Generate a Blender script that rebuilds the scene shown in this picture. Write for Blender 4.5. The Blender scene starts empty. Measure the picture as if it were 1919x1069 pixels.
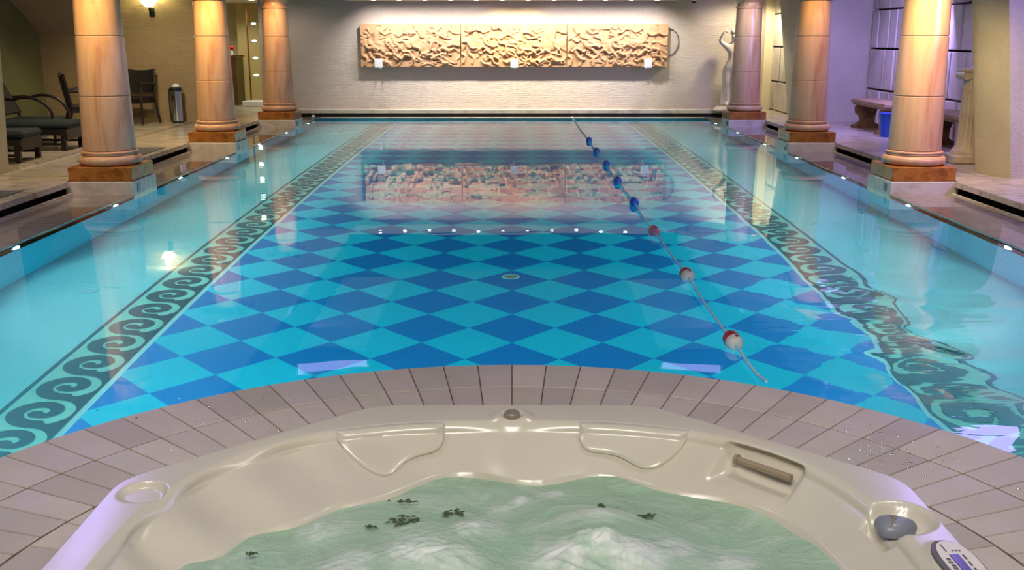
import bpy, math, random
import numpy as np
from mathutils import Vector, Matrix
random.seed(7); np.random.seed(7)
S = bpy.context.scene
COL = S.collection
PI = math.pi
R = math.radians

# ------------------------------------------------------------------ camera
cam_d = bpy.data.cameras.new('camera'); cam = bpy.data.objects.new('camera', cam_d); COL.objects.link(cam)
cam.location = (0, 0, 1.56); cam.rotation_euler = (R(90 - 13.6), 0, 0)
cam_d.sensor_width = 36; cam_d.sensor_fit = 'HORIZONTAL'; cam_d.lens = 36 * 1917 / 1919
cam_d.clip_start = .05; cam_d.clip_end = 200
S.camera = cam
# ------------------------------------------------------------------ view / world
S.view_settings.view_transform = 'Standard'; S.view_settings.look = 'None'
S.view_settings.gamma = 1; S.view_settings.use_curve_mapping = False
S.view_settings.exposure = 0.0
W = bpy.data.worlds.new('world'); S.world = W; W.use_nodes = True
W.node_tree.nodes['Background'].inputs[0].default_value = (.5, .5, .55, 1)
W.node_tree.nodes['Background'].inputs[1].default_value = .05
cy = S.cycles
cy.use_denoising = True
cy.max_bounces = 12; cy.diffuse_bounces = 5; cy.glossy_bounces = 5; cy.transmission_bounces = 8
cy.sample_clamp_indirect = 3.0; cy.blur_glossy = 0.5
cy.caustics_reflective = False; cy.caustics_refractive = True

# ------------------------------------------------------------------ lamps
def light(kind, name, loc, energy, color, aim=None, size=.1, size_y=None, spot=60, blend=.6, parent=None):
    d = bpy.data.lights.new(name, kind); d.energy = energy; d.color = color
    if kind == 'AREA':
        d.shape = 'RECTANGLE' if size_y else 'DISK'; d.size = size
        if size_y: d.size_y = size_y
    elif kind == 'SPOT':
        d.spot_size = R(spot); d.spot_blend = blend; d.shadow_soft_size = size
    else: d.shadow_soft_size = size
    o = bpy.data.objects.new(name, d); COL.objects.link(o); o.location = loc
    if aim is not None:
        o.rotation_euler = (Vector(aim) - Vector(loc)).to_track_quat('-Z', 'Y').to_euler()
    return o
WARM = (1, .66, .30); GOLD = (1, .64, .20); NEUT = (1, .90, .76); COOL = (.86, .90, 1); LILAC = (.42, .30, 1); POOLW = (.84, 1, .96)

# general room light: fill added above the hot tub and aisles, lilac coves
light('AREA', 'tub_fill_light', (0, .6, 2.84), 150, (1, .93, .84), (0, 2.9, 0), 1.6, 1.0)
for sx in (-1, 1):
    light('AREA', 'lilac_cove_light', (sx * 3.1, 6.6, 2.82), 85, LILAC, (sx * 2.6, 5.6, 0), .9, 3.6)
AISLE = [(-5.1, 8.2, 95, (1, .84, .66)), (-5.3, 12.6, 120, (1, .80, .56)), (-5.6, 15.6, 110, (1, .80, .52)), (-4.9, 20.0, 50, (1, .86, .66)),
         (3.5, 9.7, 110, (1, .86, .62)), (5.0, 12.9, 90, (.50, .38, 1)), (5.0, 16.4, 60, (.46, .36, 1)), (4.75, 20.5, 130, (1, .86, .60))]
for x, y, e, c in AISLE:
    light('SPOT', 'aisle_fill_light', (x, y, 2.30), e, c, (x * .97, y + .6, 0), .06, spot=150, blend=.5)  # unseen fill spots added to brighten decks, piers and walls
light('AREA', 'lilac_aisle_light', (6.1, 8.4, 2.26), 210, (.44, .30, 1), (6.0, 10.6, .9), .4, .8)
light('AREA', 'lilac_aisle_light', (5.6, 14.9, 2.28), 150, (.42, .32, 1), (5.7, 18.1, .9), .4, 1.2)
for sx in (-1, 1):                                             # lilac spots grazing the inner flanks of the nearest columns
    light('SPOT', 'lilac_flank_light', (sx * 2.9, 10.6, 2.80), 90, (.50, .44, 1), (sx * 4.2, 10.8, 1.0), .08, spot=50, blend=.8)
    light('SPOT', 'lilac_flank_light', (sx * 2.9, 14.6, 2.80), 60, (.50, .42, 1), (sx * 4.2, 14.8, 1.0), .08, spot=50, blend=.8)
for x, y in ((-1.6, 3.6), (1.6, 3.6)):
    light('SPOT', 'apron_light', (x, y, 2.86), 96, (1, .92, .86), (x * .8, 4.0, 0), .25, spot=110, blend=.8)
# the lamps under the water line
POOL_Y = [3.9, 5.85, 7.8, 9.85, 11.85, 13.85, 15.65, 17.6, 19.5]
for sx in (-1, 1):
    for y in POOL_Y:
        light('SPOT', 'pool_wall_lamp_light', (sx * 3.74, y, -.13), 150 if y < 10.5 else (110 if y < 14.5 else 80), POOLW, (-sx * 1.2, y, -1.5), .04, spot=165, blend=.7)
for x in (-2.0, 0, 2.0):  # unseen fill added below the tub apron to brighten the pool floor
    a = math.asin(x / 2.30)
    light('SPOT', 'pool_end_fill_light', (x, 2.49 + 2.30 * math.cos(a), -.25), 150, POOLW, (x * 1.3, 10.5, -1.6), .04, spot=160, blend=.7)

# ------------------------------------------------------------------ node materials
def lin(*c):
    r = [((v / 255) / 12.92 if v / 255 <= .04045 else ((v / 255 + .055) / 1.055) ** 2.4) for v in c]
    return (r[0], r[1], r[2], 1)
class NT:
    def __init__(s, name):
        s.m = bpy.data.materials.new(name); s.m.use_nodes = True; s.t = s.m.node_tree
        s.b = s.t.nodes['Principled BSDF']; s.out = s.t.nodes['Material Output']
    def n(s, typ, **kw):
        o = s.t.nodes.new('ShaderNode' + typ)
        for k, v in kw.items():
            if k.startswith('i_'):
                k2 = k[2:]; o.inputs[int(k2) if k2.isdigit() else k2.replace('_', ' ')].default_value = v
            else: setattr(o, k, v)
        return o
    def l(s, a, b): s.t.links.new(a, b)
    def val(s, x, sock):
        if hasattr(x, 'is_output'): s.l(x, sock)
        else: sock.default_value = x
    def math(s, op, a, b=0.0, clamp=False):
        o = s.n('Math', operation=op); o.use_clamp = clamp; s.val(a, o.inputs[0]); s.val(b, o.inputs[1]); return o.outputs[0]
    def mix(s, f, a, b, blend='MIX'):
        o = s.n('Mix', data_type='RGBA', blend_type=blend); s.val(f, o.inputs[0]); s.val(a, o.inputs[6]); s.val(b, o.inputs[7]); return o.outputs[2]
    def coord(s, which='Object'): return s.n('TexCoord').outputs[which]
    def mapping(s, scale=(1, 1, 1), rot=(0, 0, 0), loc=(0, 0, 0), src=None):
        o = s.n('Mapping'); o.inputs['Scale'].default_value = scale; o.inputs['Rotation'].default_value = rot
        o.inputs['Location'].default_value = loc; s.l(src or s.coord(), o.inputs[0]); return o.outputs[0]
    def noise(s, vec, scale, detail=4, rough=.55, dist=0):
        o = s.n('TexNoise'); o.inputs['Scale'].default_value = scale; o.inputs['Detail'].default_value = detail
        o.inputs['Roughness'].default_value = rough; o.inputs['Distortion'].default_value = dist
        s.l(vec, o.inputs['Vector']); return o.outputs[0]
    def ramp(s, f, stops):
        o = s.n('ValToRGB'); s.l(f, o.inputs[0]); e = o.color_ramp.elements
        while len(e) < len(stops): e.new(.5)
        for i, (p, c) in enumerate(stops):
            e[i].position = p; e[i].color = c if len(c) == 4 else (*c, 1)
        return o.outputs[0]
    def bump(s, h, strength=.5, dist=.01):
        o = s.n('Bump'); o.inputs['Strength'].default_value = strength; o.inputs['Distance'].default_value = dist
        s.l(h, o.inputs['Height']); s.l(o.outputs[0], s.b.inputs['Normal']); return o.outputs[0]
    def set(s, **k):
        names = dict(color='Base Color', rough='Roughness', metal='Metallic', spec='Specular IOR Level', coat='Coat Weight',
                     coatr='Coat Roughness', coatior='Coat IOR', emit='Emission Color', emits='Emission Strength', trans='Transmission Weight', ior='IOR', alpha='Alpha')
        for a, v in k.items(): s.val(v, s.b.inputs[names[a]])
        return s

def simple(name, col, rough=.5, metal=0, var=.12, scale=8, bump=0, bscale=60, **k):
    t = NT(name); v = t.mapping(); n = t.noise(v, scale, 3)
    c0 = tuple(x * (1 - var) for x in col[:3]) + (1,); c1 = tuple(min(1, x * (1 + var)) for x in col[:3]) + (1,)
    t.set(color=t.mix(n, c0, c1), rough=rough, metal=metal, **k)
    if bump: t.bump(t.noise(v, bscale, 4), bump, .004)
    return t.m
def emissive(name, col, strength):
    t = NT(name); t.set(color=(.8, .8, .8, 1), emit=(*col[:3], 1), emits=strength); return t.m

def m_brick(name, ca, cb, cj, row=.045, wid=.22, bump=.55, axis='xz'):
    """thin split-face courses with tone changes"""
    t = NT(name); g = t.coord()
    sep = t.n('SeparateXYZ'); t.l(g, sep.inputs[0]); cmb = t.n('CombineXYZ')
    u = t.math('ADD', sep.outputs[0], sep.outputs[1])
    t.l(u, cmb.inputs[0]); t.l(sep.outputs[2], cmb.inputs[1])
    wob = t.noise(g, 3.0, 2); v2 = t.n('VectorMath', operation='MULTIPLY_ADD')
    t.l(cmb.outputs[0], v2.inputs[0]); v2.inputs[1].default_value = (1, 1, 1)
    wv = t.n('CombineXYZ'); t.l(t.math('MULTIPLY', wob, .03), wv.inputs[1]); t.l(wv.outputs[0], v2.inputs[2])
    b = t.n('TexBrick'); t.l(v2.outputs[0], b.inputs['Vector'])
    b.inputs['Color1'].default_value = ca; b.inputs['Color2'].default_value = cb; b.inputs['Mortar'].default_value = cj
    b.inputs['Scale'].default_value = 1; b.inputs['Mortar Size'].default_value = .004; b.inputs['Mortar Smooth'].default_value = .6
    b.inputs['Brick Width'].default_value = wid; b.inputs['Row Height'].default_value = row; b.inputs['Bias'].default_value = 0
    n = t.noise(t.mapping((6, 6, 30)), 2, 6, .65); n2 = t.noise(g, 1.2, 3)
    c = t.mix(.72, b.outputs[0], t.mix(n, tuple(x * .70 for x in ca[:3]) + (1,), tuple(min(1, x * 1.25) for x in cb[:3]) + (1,)))
    c = t.mix(.35, c, t.mix(n2, tuple(x * .8 for x in ca[:3]) + (1,), cb))
    t.set(color=c, rough=.9, spec=.2)
    hgt = t.math('ADD', t.math('MULTIPLY', n, 1.2), t.math('MULTIPLY', b.outputs[1], -.6))
    t.bump(hgt, bump, .03)
    return t.m

def m_rough(name, ca, cb):
    t = NT(name); g = t.coord()
    n = t.noise(t.mapping((14, 14, 40)), 2.2, 6, .65, .5); n2 = t.noise(g, 2, 3)
    t.set(color=t.mix(t.math('MULTIPLY', n, n2), ca, cb), rough=.92, spec=.15); t.bump(n, .8, .03); return t.m

def m_marble(name, base, vein, scale=3, rough=.25, slabs=None, coat=0, stretch=(1, 1, 1), bump=0):
    t = NT(name); v = t.mapping(stretch)
    n = t.noise(v, scale, 8, .6, 1.2); n2 = t.noise(v, scale * 3.1, 6, .7, .6)
    f = t.ramp(n, [(.38, (0, 0, 0)), (.55, (.45, .45, .45)), (.62, (1, 1, 1))])
    c = t.mix(f, base, vein); c = t.mix(t.math('MULTIPLY', n2, .45), c, tuple(x * .72 for x in base[:3]) + (1,))
    if slabs:
        b = t.n('TexBrick'); t.l(t.coord(), b.inputs['Vector']); b.inputs['Scale'].default_value = 1
        b.inputs['Brick Width'].default_value = slabs[0]; b.inputs['Row Height'].default_value = slabs[1]
        b.inputs['Mortar Size'].default_value = .004; b.inputs['Color1'].default_value = (1, 1, 1, 1)
        b.inputs['Color2'].default_value = (.86, .86, .86, 1); b.inputs['Mortar'].default_value = (.42, .4, .38, 1)
        c = t.mix(1.0, c, b.outputs[0], 'MULTIPLY')
    t.set(color=c, rough=rough, coat=coat, coatr=.03)
    if bump: t.bump(n2, bump, .01)
    return t.m

M = {}
M['brick'] = m_brick('split_stone_wall', lin(214, 202, 190), lin(190, 178, 168), lin(140, 130, 122))
M['brick_left'] = m_brick('tan_brick_wall', lin(190, 170, 130), lin(158, 138, 104), lin(110, 96, 72), row=.055)
M['green_wall'] = m_rough('green_plaster', lin(120, 122, 86), lin(150, 152, 110))
M['pier'] = m_rough('hammered_stone', lin(180, 174, 156), lin(232, 228, 210))
M['soffit_l'] = simple('plaster_taupe', lin(165, 150, 130), .85, bump=.3)
M['deck'] = m_marble('deck_marble', lin(205, 196, 180), lin(158, 146, 128), 2.2, .22, (.9, .6), stretch=(1, 2.4, 1))
M['deck_edge'] = m_marble('deck_edge_stone', lin(205, 200, 186), lin(165, 155, 138), 4, .35)
M['ledge'] = m_marble('wet_ledge_stone', lin(150, 140, 130), lin(120, 112, 106), 3, .5, (.6, .3), coat=1.0, stretch=(3, 1, 1))
M['block'] = m_marble('plinth_block_marble', lin(215, 208, 196), lin(180, 170, 156), 4, .3)
M['dark'] = simple('dark_gap', (.012, .012, .013, 1), .7)
M['ceil_dark'] = simple('dark_ceiling_paint', (.045, .045, .05, 1), .8)
M['ceil'] = simple('ceiling_paint', lin(200, 192, 178), .8, var=.04)
M['column'] = m_marble('column_marble', lin(206, 166, 132), lin(176, 124, 92), 1.6, .30, stretch=(3.2, 3.2, .55))
M['plinth'] = m_marble('orange_marble', lin(176, 112, 48), lin(120, 66, 26), 7, .22)
M['cream'] = simple('cream_paint', lin(225, 215, 180), .7, var=.03)
M['mat'] = simple('grey_mat', lin(92, 90, 88), .9, bump=.5, bscale=200)
M['wood'] = simple('dark_wood', lin(24, 14, 11), .45, var=.35, scale=14)
M['wicker'] = simple('dark_weave', lin(16, 11, 11), .7, var=.4, scale=60, bump=.8, bscale=150)
M['teal_fabric'] = simple('dark_teal_fabric', lin(26, 38, 42), .9, var=.15, bump=.3, bscale=200)
M['wood_brown'] = simple('brown_wood', lin(110, 62, 34), .4, var=.3, scale=12)
M['chrome'] = simple('chrome', (.8, .82, .85, 1), .14, 1, .03)
M['black'] = simple('black_plastic', (.012, .012, .012, 1), .35)
M['white_plastic'] = simple('white_plastic', (.82, .83, .84, 1), .4, var=.03)
M['bronze'] = simple('green_bronze', lin(52, 58, 40), .4, .6)
M['sandstone'] = simple('carved_sandstone', lin(172, 132, 96), .75, var=.10, scale=5, bump=.4, bscale=50)
M['statue'] = m_marble('statue_marble', lin(216, 206, 188), lin(186, 172, 150), 4, .45)
M['bench'] = m_marble('bench_stone', lin(170, 144, 116), lin(130, 104, 76), 6, .6, bump=.5)
M['bench_leg'] = m_marble('bench_leg_stone', lin(136, 104, 66), lin(80, 56, 30), 6, .7, bump=.6)
M['blue'] = simple('blue_plastic', lin(24, 74, 190), .35, var=.05)
M['block_wall'] = m_marble('block_limestone', lin(214, 206, 192), lin(180, 168, 154), 1.4, .8, bump=.7)
M['red'] = simple('red_plastic', lin(176, 12, 48), .35, var=.05)
M['float_white'] = simple('float_white', lin(232, 222, 206), .4, var=.05)
M['float_blue'] = simple('float_blue', lin(40, 100, 205), .35, var=.08)
M['float_pink'] = simple('float_pink', lin(196, 120, 150), .4, var=.08)
M['rope'] = simple('rope_white', lin(190, 226, 236), .5, var=.05)
M['cable'] = simple('dark_cable', lin(70, 66, 60), .6)
M['glass_green'] = NT('green_glass').set(color=(.7, .95, .8, 1), rough=.02, trans=1.0, ior=1.3).m
M['bulb'] = emissive('lamp_white', (1, .93, .82), 40)
M['bulb_warm'] = emissive('lamp_warm', (1, .85, .55), 40)
M['bulb_green'] = emissive('lamp_green', (.80, 1, .82), 9)
M['bulb_pool'] = emissive('lamp_pool', (.86, .98, 1), 26)
M['bulb_sconce'] = emissive('lamp_sconce', (1, .90, .46), 7)
M['panel_lilac'] = emissive('lamp_lilac', (.50, .38, 1), 1.6)
M['panel_soft'] = emissive('lamp_soft', (1, .9, .75), 1.0)
M['spa_cap'] = simple('taupe_plastic', lin(140, 132, 116), .35, var=.1)
M['spa_cap_blue'] = simple('grey_cap_plastic', lin(132, 136, 150), .35, var=.12)
M['bar'] = simple('taupe_bar', lin(158, 140, 118), .35, var=.08)
M['lcd'] = simple('blue_display', lin(30, 34, 92), .15, var=.05)
M['panel_face'] = simple('panel_face', lin(226, 220, 200), .35, var=.03)
M['ink'] = simple('grey_print', lin(96, 92, 96), .5)
M['drain'] = simple('aqua_plastic', lin(96, 190, 200), .5)
M['petal'] = simple('red_petal', lin(210, 40, 30), .6)

def m_acrylic():
    t = NT('spa_acrylic'); v = t.mapping(); n = t.noise(v, 2.5, 5, .6, .8); n2 = t.noise(v, 30, 3)
    c = t.mix(n, lin(208, 200, 182), lin(222, 216, 204)); c = t.mix(t.math('MULTIPLY', n2, .12), c, lin(180, 172, 160))
    t.set(color=c, rough=.30, spec=.5, coat=.6, coatr=.2); return t.m
M['acrylic'] = m_acrylic()

def m_tiles():
    t = NT('spa_deck_tiles'); v = t.mapping(); n = t.noise(v, 7, 6, .65); n2 = t.noise(v, 90, 3)
    at = t.n('Attribute', attribute_name='tone'); c = t.mix(n, lin(192, 180, 168), lin(214, 203, 192))
    c = t.mix(1.0, c, at.outputs[0], 'MULTIPLY'); c = t.mix(t.math('MULTIPLY', n2, .25), c, lin(160, 146, 142))
    wet = t.ramp(t.noise(v, 3.2, 4, .6, .6), [(.40, (.60, .60, .60)), (.70, (.38, .38, .38))])
    t.set(color=c, rough=wet, spec=.5); t.bump(t.math('ADD', n, t.math('MULTIPLY', n2, .6)), .35, .006); return t.m
M['tile'] = m_tiles()
M['grout'] = simple('grout', lin(92, 80, 74), .9)
M['tile_edge'] = simple('rosy_edge', lin(190, 140, 120), .5, bump=.3)

LTQ = lin(104, 204, 214)
def mosaic(t, col, strength=.30):
    b = t.n('TexBrick'); t.l(t.coord(), b.inputs['Vector']); b.offset = 0
    b.inputs['Scale'].default_value = 1; b.inputs['Brick Width'].default_value = .025; b.inputs['Row Height'].default_value = .025
    b.inputs['Mortar Size'].default_value = .0016; b.inputs['Color1'].default_value = (1, 1, 1, 1)
    b.inputs['Color2'].default_value = (.80, .84, .86, 1); b.inputs['Mortar'].default_value = (.78, .84, .86, 1)
    return t.mix(strength, col, b.outputs[0], 'MULTIPLY')
def m_floor():
    t = NT('pool_mosaic'); sep = t.n('SeparateXYZ'); t.l(t.coord(), sep.inputs[0]); x, y = sep.outputs[0], sep.outputs[1]
    def fr(v, per, off):
        a = t.math('DIVIDE', t.math('ADD', v, off), per); a = t.math('ADD', a, .5)
        a = t.math('SUBTRACT', a, t.math('FLOOR', a)); return t.math('ABSOLUTE', t.math('SUBTRACT', a, .5))
    s = t.math('ADD', fr(x, .592, 0), fr(y, .595, -(6.42 + .2975)))
    dark = t.math('LESS_THAN', s, .5)
    c = t.mix(dark, lin(10, 196, 226), lin(0, 112, 184))
    nn = t.noise(t.mapping((1, 1, 1)), 1.5, 4); c = t.mix(t.math('MULTIPLY', nn, .25), c, lin(0, 150, 195))
    ax = t.math('ABSOLUTE', x)
    c = t.mix(t.math('GREATER_THAN', ax, 2.325), c, lin(140, 226, 232))
    c = t.mix(t.math('GREATER_THAN', ax, 2.365), c, lin(104, 190, 184))
    c = t.mix(t.math('GREATER_THAN', ax, 2.745), c, LTQ)
    t.set(color=mosaic(t, c), rough=.5, spec=.2); return t.m
M['pool_floor'] = m_floor()
def m_poolwall():
    t = NT('pool_wall_mosaic'); n = t.noise(t.mapping(), 2, 3)
    t.set(color=t.mix(n, lin(26, 186, 218), lin(10, 166, 206)), rough=.5, spec=.2); return t.m
M['pool_wall'] = m_poolwall()
def m_wave():
    t = NT('wave_mosaic'); t.set(color=mosaic(t, lin(4, 76, 92), .5), rough=.5, spec=.2); return t.m
M['wave'] = m_wave()

def m_water():
    t = NT('pool_water'); t.t.nodes.remove(t.b)
    g = t.n('BsdfGlass'); g.inputs['IOR'].default_value = 1.333; g.inputs['Roughness'].default_value = 0; g.inputs['Color'].default_value = (.92, .99, .985, 1)
    c = t.coord(); sep = t.n('SeparateXYZ'); t.l(c, sep.inputs[0]); x, y = sep.outputs[0], sep.outputs[1]
    def blob(cx, cyy, rx, ry):
        a = t.math('DIVIDE', t.math('SUBTRACT', x, cx), rx); b = t.math('DIVIDE', t.math('SUBTRACT', y, cyy), ry)
        q = t.math('ADD', t.math('MULTIPLY', a, a), t.math('MULTIPLY', b, b)); return t.math('SUBTRACT', 1.0, q, True)
    m = t.math('MAXIMUM', blob(2.35, 5.1, 1.25, 2.6), t.math('MULTIPLY', blob(1.9, 8.2, .9, 1.6), .35)); m = t.math('MULTIPLY', m, m)
    big = t.noise(t.mapping((1.0, .8, 1), rot=(0, 0, .5)), 2.1, 1.0, .25, .5)
    fine = t.noise(t.mapping((.8, 2.2, 1)), 5.5, 2, .4, .2)
    calm = t.noise(t.mapping((.45, 1.5, 1)), 2.2, 2, .4, .2)
    far = t.math('MULTIPLY', t.math('SUBTRACT', y, 5.0), .09, True)
    h = t.math('MULTIPLY', big, t.math('MULTIPLY', m, .075))
    h = t.math('ADD', h, t.math('MULTIPLY', fine, t.math('ADD', t.math('MULTIPLY', m, .0035), t.math('MULTIPLY', far, .0003))))
    h = t.math('ADD', h, t.math('MULTIPLY', calm, .0007))
    b = t.n('Bump'); b.inputs['Strength'].default_value = 1; b.inputs['Distance'].default_value = 1.0
    t.l(h, b.inputs['Height']); 
    rf = t.n('BsdfRefraction'); rf.inputs['IOR'].default_value = 1.333; rf.inputs['Roughness'].default_value = 0; rf.inputs['Color'].default_value = (.92, .99, .985, 1)
    gl = t.n('BsdfGlossy'); gl.inputs['Roughness'].default_value = 0; gl.inputs['Color'].default_value = (1, 1, 1, 1)
    fr = t.n('Fresnel'); fr.inputs['IOR'].default_value = 1.48; t.t.nodes.remove(g)
    for q in (rf, gl, fr): t.l(b.outputs[0], q.inputs['Normal'])
    mx = t.n('MixShader'); t.l(fr.outputs[0], mx.inputs[0]); t.l(rf.outputs[0], mx.inputs[1]); t.l(gl.outputs[0], mx.inputs[2]); t.l(mx.outputs[0], t.out.inputs[0]); return t.m
M['water'] = m_water()

def m_spawater():
    t = NT('spa_water'); v = t.mapping(); at = t.n('Attribute', attribute_name='foam')
    n = t.noise(t.mapping((1, 1.5, 1)), 2.6, 8, .62, 1.6); n2 = t.noise(v, 1.3, 4)
    c = t.mix(n2, lin(136, 176, 150), lin(178, 206, 180))
    f = t.ramp(n, [(.50, (0, 0, 0)), (.66, (.6, .6, .6)), (.78, (1, 1, 1))])
    fo = t.math('MULTIPLY', f, .8); c = t.mix(fo, c, lin(206, 218, 212))
    nf = t.noise(v, 9, 8, .7, 1.0); fm = t.math('MULTIPLY', at.outputs[2], t.ramp(nf, [(.34, (.12, .12, .12)), (.60, (1, 1, 1))]))
    c = t.mix(fm, c, lin(236, 240, 240))
    t.set(color=c, rough=.20, spec=.5); t.bump(t.math('ADD', t.math('MULTIPLY', n, 1), t.math('MULTIPLY', t.noise(v, 14, 5, .6, .8), .35)), .6, .05); return t.m
M['spa_water'] = m_spawater()

# ------------------------------------------------------------------ mesh builder
class MB:
    def __init__(s): s.v = []; s.f = []
    def add(s, vs, fs):
        k = len(s.v); s.v += [tuple(p) for p in vs]; s.f += [tuple(i + k for i in f) for f in fs]; return s
    def box(s, x0, x1, y0, y1, z0, z1, rot=None, bev=0):
        if bev:
            b = bev; pts = []
            for z, i in ((z0, b), (z0 + b, 0), (z1 - b, 0), (z1, b)):
                for (cx, cyy, ax) in ((x0, y0, 0), (x1, y0, 1), (x1, y1, 2), (x0, y1, 3)):
                    dx = 1 if ax in (0, 3) else -1; dy = 1 if ax in (0, 1) else -1
                    p1 = (cx + dx * (b if i == 0 else b), cyy + dy * i, z); p2 = (cx + dx * i, cyy + dy * b, z)
                    pr = [p2, p1] if ax in (0, 2) else [p1, p2]
                    pts += pr
            fs = []
            for L in range(3):
                for j in range(8): fs.append((L * 8 + j, L * 8 + (j + 1) % 8, (L + 1) * 8 + (j + 1) % 8, (L + 1) * 8 + j))
            fs.append(tuple(range(7, -1, -1))); fs.append(tuple(range(24, 32)))
            vs = pts
        else:
            vs = [(x, y, z) for z in (z0, z1) for (x, y) in ((x0, y0), (x1, y0), (x1, y1), (x0, y1))]
            fs = [(3, 2, 1, 0), (4, 5, 6, 7), (0, 1, 5, 4), (1, 2, 6, 5), (2, 3, 7, 6), (3, 0, 4, 7)]
        if rot is not None: vs = [tuple(rot @ Vector(p)) for p in vs]
        return s.add(vs, fs)
    def lathe(s, prof, n=40, c=(0, 0, 0), sx=1, sy=1, mat=None):
        vs = []; fs = []
        for r, z in prof:
            for i in range(n):
                a = 2 * PI * i / n; vs.append((c[0] + r * sx * math.cos(a), c[1] + r * sy * math.sin(a), c[2] + z))
        for k in range(len(prof) - 1):
            for i in range(n): fs.append((k * n + i, k * n + (i + 1) % n, (k + 1) * n + (i + 1) % n, (k + 1) * n + i))
        fs.append(tuple(range(n - 1, -1, -1))); fs.append(tuple((len(prof) - 1) * n + i for i in range(n)))
        if mat is not None: vs = [tuple(mat @ Vector(p)) for p in vs]
        return s.add(vs, fs)
    def tube(s, pts, r, n=10, flat=1.0):
        pts = [Vector(p) for p in pts]; N = len(pts); rs = r if isinstance(r, (list, tuple)) else [r] * N
        vs = []; fs = []; up = None
        for k, p in enumerate(pts):
            d = (pts[min(k + 1, N - 1)] - pts[max(k - 1, 0)]).normalized()
            if up is None:
                up = Vector((0, 0, 1)) if abs(d.z) < .9 else Vector((1, 0, 0))
            a = d.cross(up).normalized(); b = a.cross(d).normalized(); up = b
            for i in range(n):
                t = 2 * PI * i / n; vs.append(tuple(p + a * math.cos(t) * rs[k] + b * math.sin(t) * rs[k] * flat))
        for k in range(N - 1):
            for i in range(n): fs.append((k * n + i, k * n + (i + 1) % n, (k + 1) * n + (i + 1) % n, (k + 1) * n + i))
        fs.append(tuple(range(n - 1, -1, -1))); fs.append(tuple((N - 1) * n + i for i in range(n)))
        return s.add(vs, fs)
    def prism(s, poly, z0, z1, mat=None):
        n = len(poly); vs = [(x, y, z0) for x, y in poly] + [(x, y, z1) for x, y in poly]
        fs = [tuple(range(n - 1, -1, -1)), tuple(range(n, 2 * n))] + [(i, (i + 1) % n, n + (i + 1) % n, n + i) for i in range(n)]
        if mat is not None: vs = [tuple(mat @ Vector(p)) for p in vs]
        return s.add(vs, fs)
    def grid(s, P, closed_u=False):
        """P[i][j] -> points"""
        A = len(P); B = len(P[0]); vs = [tuple(map(float, q)) for row in P for q in row]; fs = []
        for i in range(A if closed_u else A - 1):
            for j in range(B - 1):
                a = i * B + j; b = ((i + 1) % A) * B + j; fs.append((a, b, b + 1, a + 1))
        return s.add(vs, fs)
    def ball(s, c, rx, ry=None, rz=None, n=16):
        ry = ry or rx; rz = rz or rx; m = n // 2
        prof = [(max(.001, math.sin(PI * k / m)), -math.cos(PI * k / m)) for k in range(m + 1)]
        vs0 = len(s.v); s.lathe([(r, z) for r, z in prof], n)
        for i in range(vs0, len(s.v)):
            x, y, z = s.v[i]; s.v[i] = (c[0] + x * rx, c[1] + y * ry, c[2] + z * rz)
        return s
def obj(name, mb, mat, parent=None, smooth=False, loc=None, angle=40):
    me = bpy.data.meshes.new(name); me.from_pydata(mb.v, [], mb.f); me.validate()
    o = bpy.data.objects.new(name, me); COL.objects.link(o)
    if mat is not None: me.materials.append(mat)
    if smooth:
        me.polygons.foreach_set('use_smooth', [True] * len(me.polygons))
        try: me.set_sharp_from_angle(angle=R(angle))
        except Exception: pass
    if parent is not None: o.parent = parent
    if loc: o.location = loc
    return o
def tag(o, label=None, cat=None, group=None, kind=None):
    if label: o['label'] = label
    if cat: o['category'] = cat
    if group: o['group'] = group
    if kind: o['kind'] = kind
    return o
def thing(name, loc, label, cat, group=None, rz=0):
    o = bpy.data.objects.new(name, None); COL.objects.link(o); o.location = loc; o.rotation_euler = (0, 0, rz)
    o.empty_display_size = .1
    return tag(o, label, cat, group)
def struct(name, mb, mat, smooth=False):
    return tag(obj(name, mb, mat, None, smooth), kind='structure')
def kids(o): return [c for c in bpy.data.objects if c.parent == o]
def copy_tree(o, parent=None):
    c = o.copy(); COL.objects.link(c); c.parent = parent
    for ch in kids(o): copy_tree(ch, c)
    return c
def box(*a, **k): return MB().box(*a, **k)

# ================================================================== SETTING
ZD = .13
CY = [10.73, 14.72, 18.75]                                     # column rows
# decks
def deck(sx):
    mb = MB()
    xo = 8.2 if sx < 0 else 6.6
    pts = [(sx * 4.52, 1.0), (sx * xo, 1.0), (sx * xo, 21.5), (sx * 4.52, 21.5)]
    if sx < 0: pts = pts[::-1]
    mb.prism(pts[::-1] if sx > 0 else pts[::-1], ZD - .055, ZD)
    return mb
struct('floor', deck(-1), M['deck']); struct('floor', deck(1), M['deck'])
struct('floor', box(-4.52, 4.52, 20.98, 21.5, ZD - .06, ZD), M['deck_edge'])
struct('floor', box(-8.2, -5.0, 21.5, 26.5, ZD - .055, ZD), M['deck'])
struct('floor', box(-8.2, 6.6, -3, 1.0, -.05, .03), M['deck'])
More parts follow.
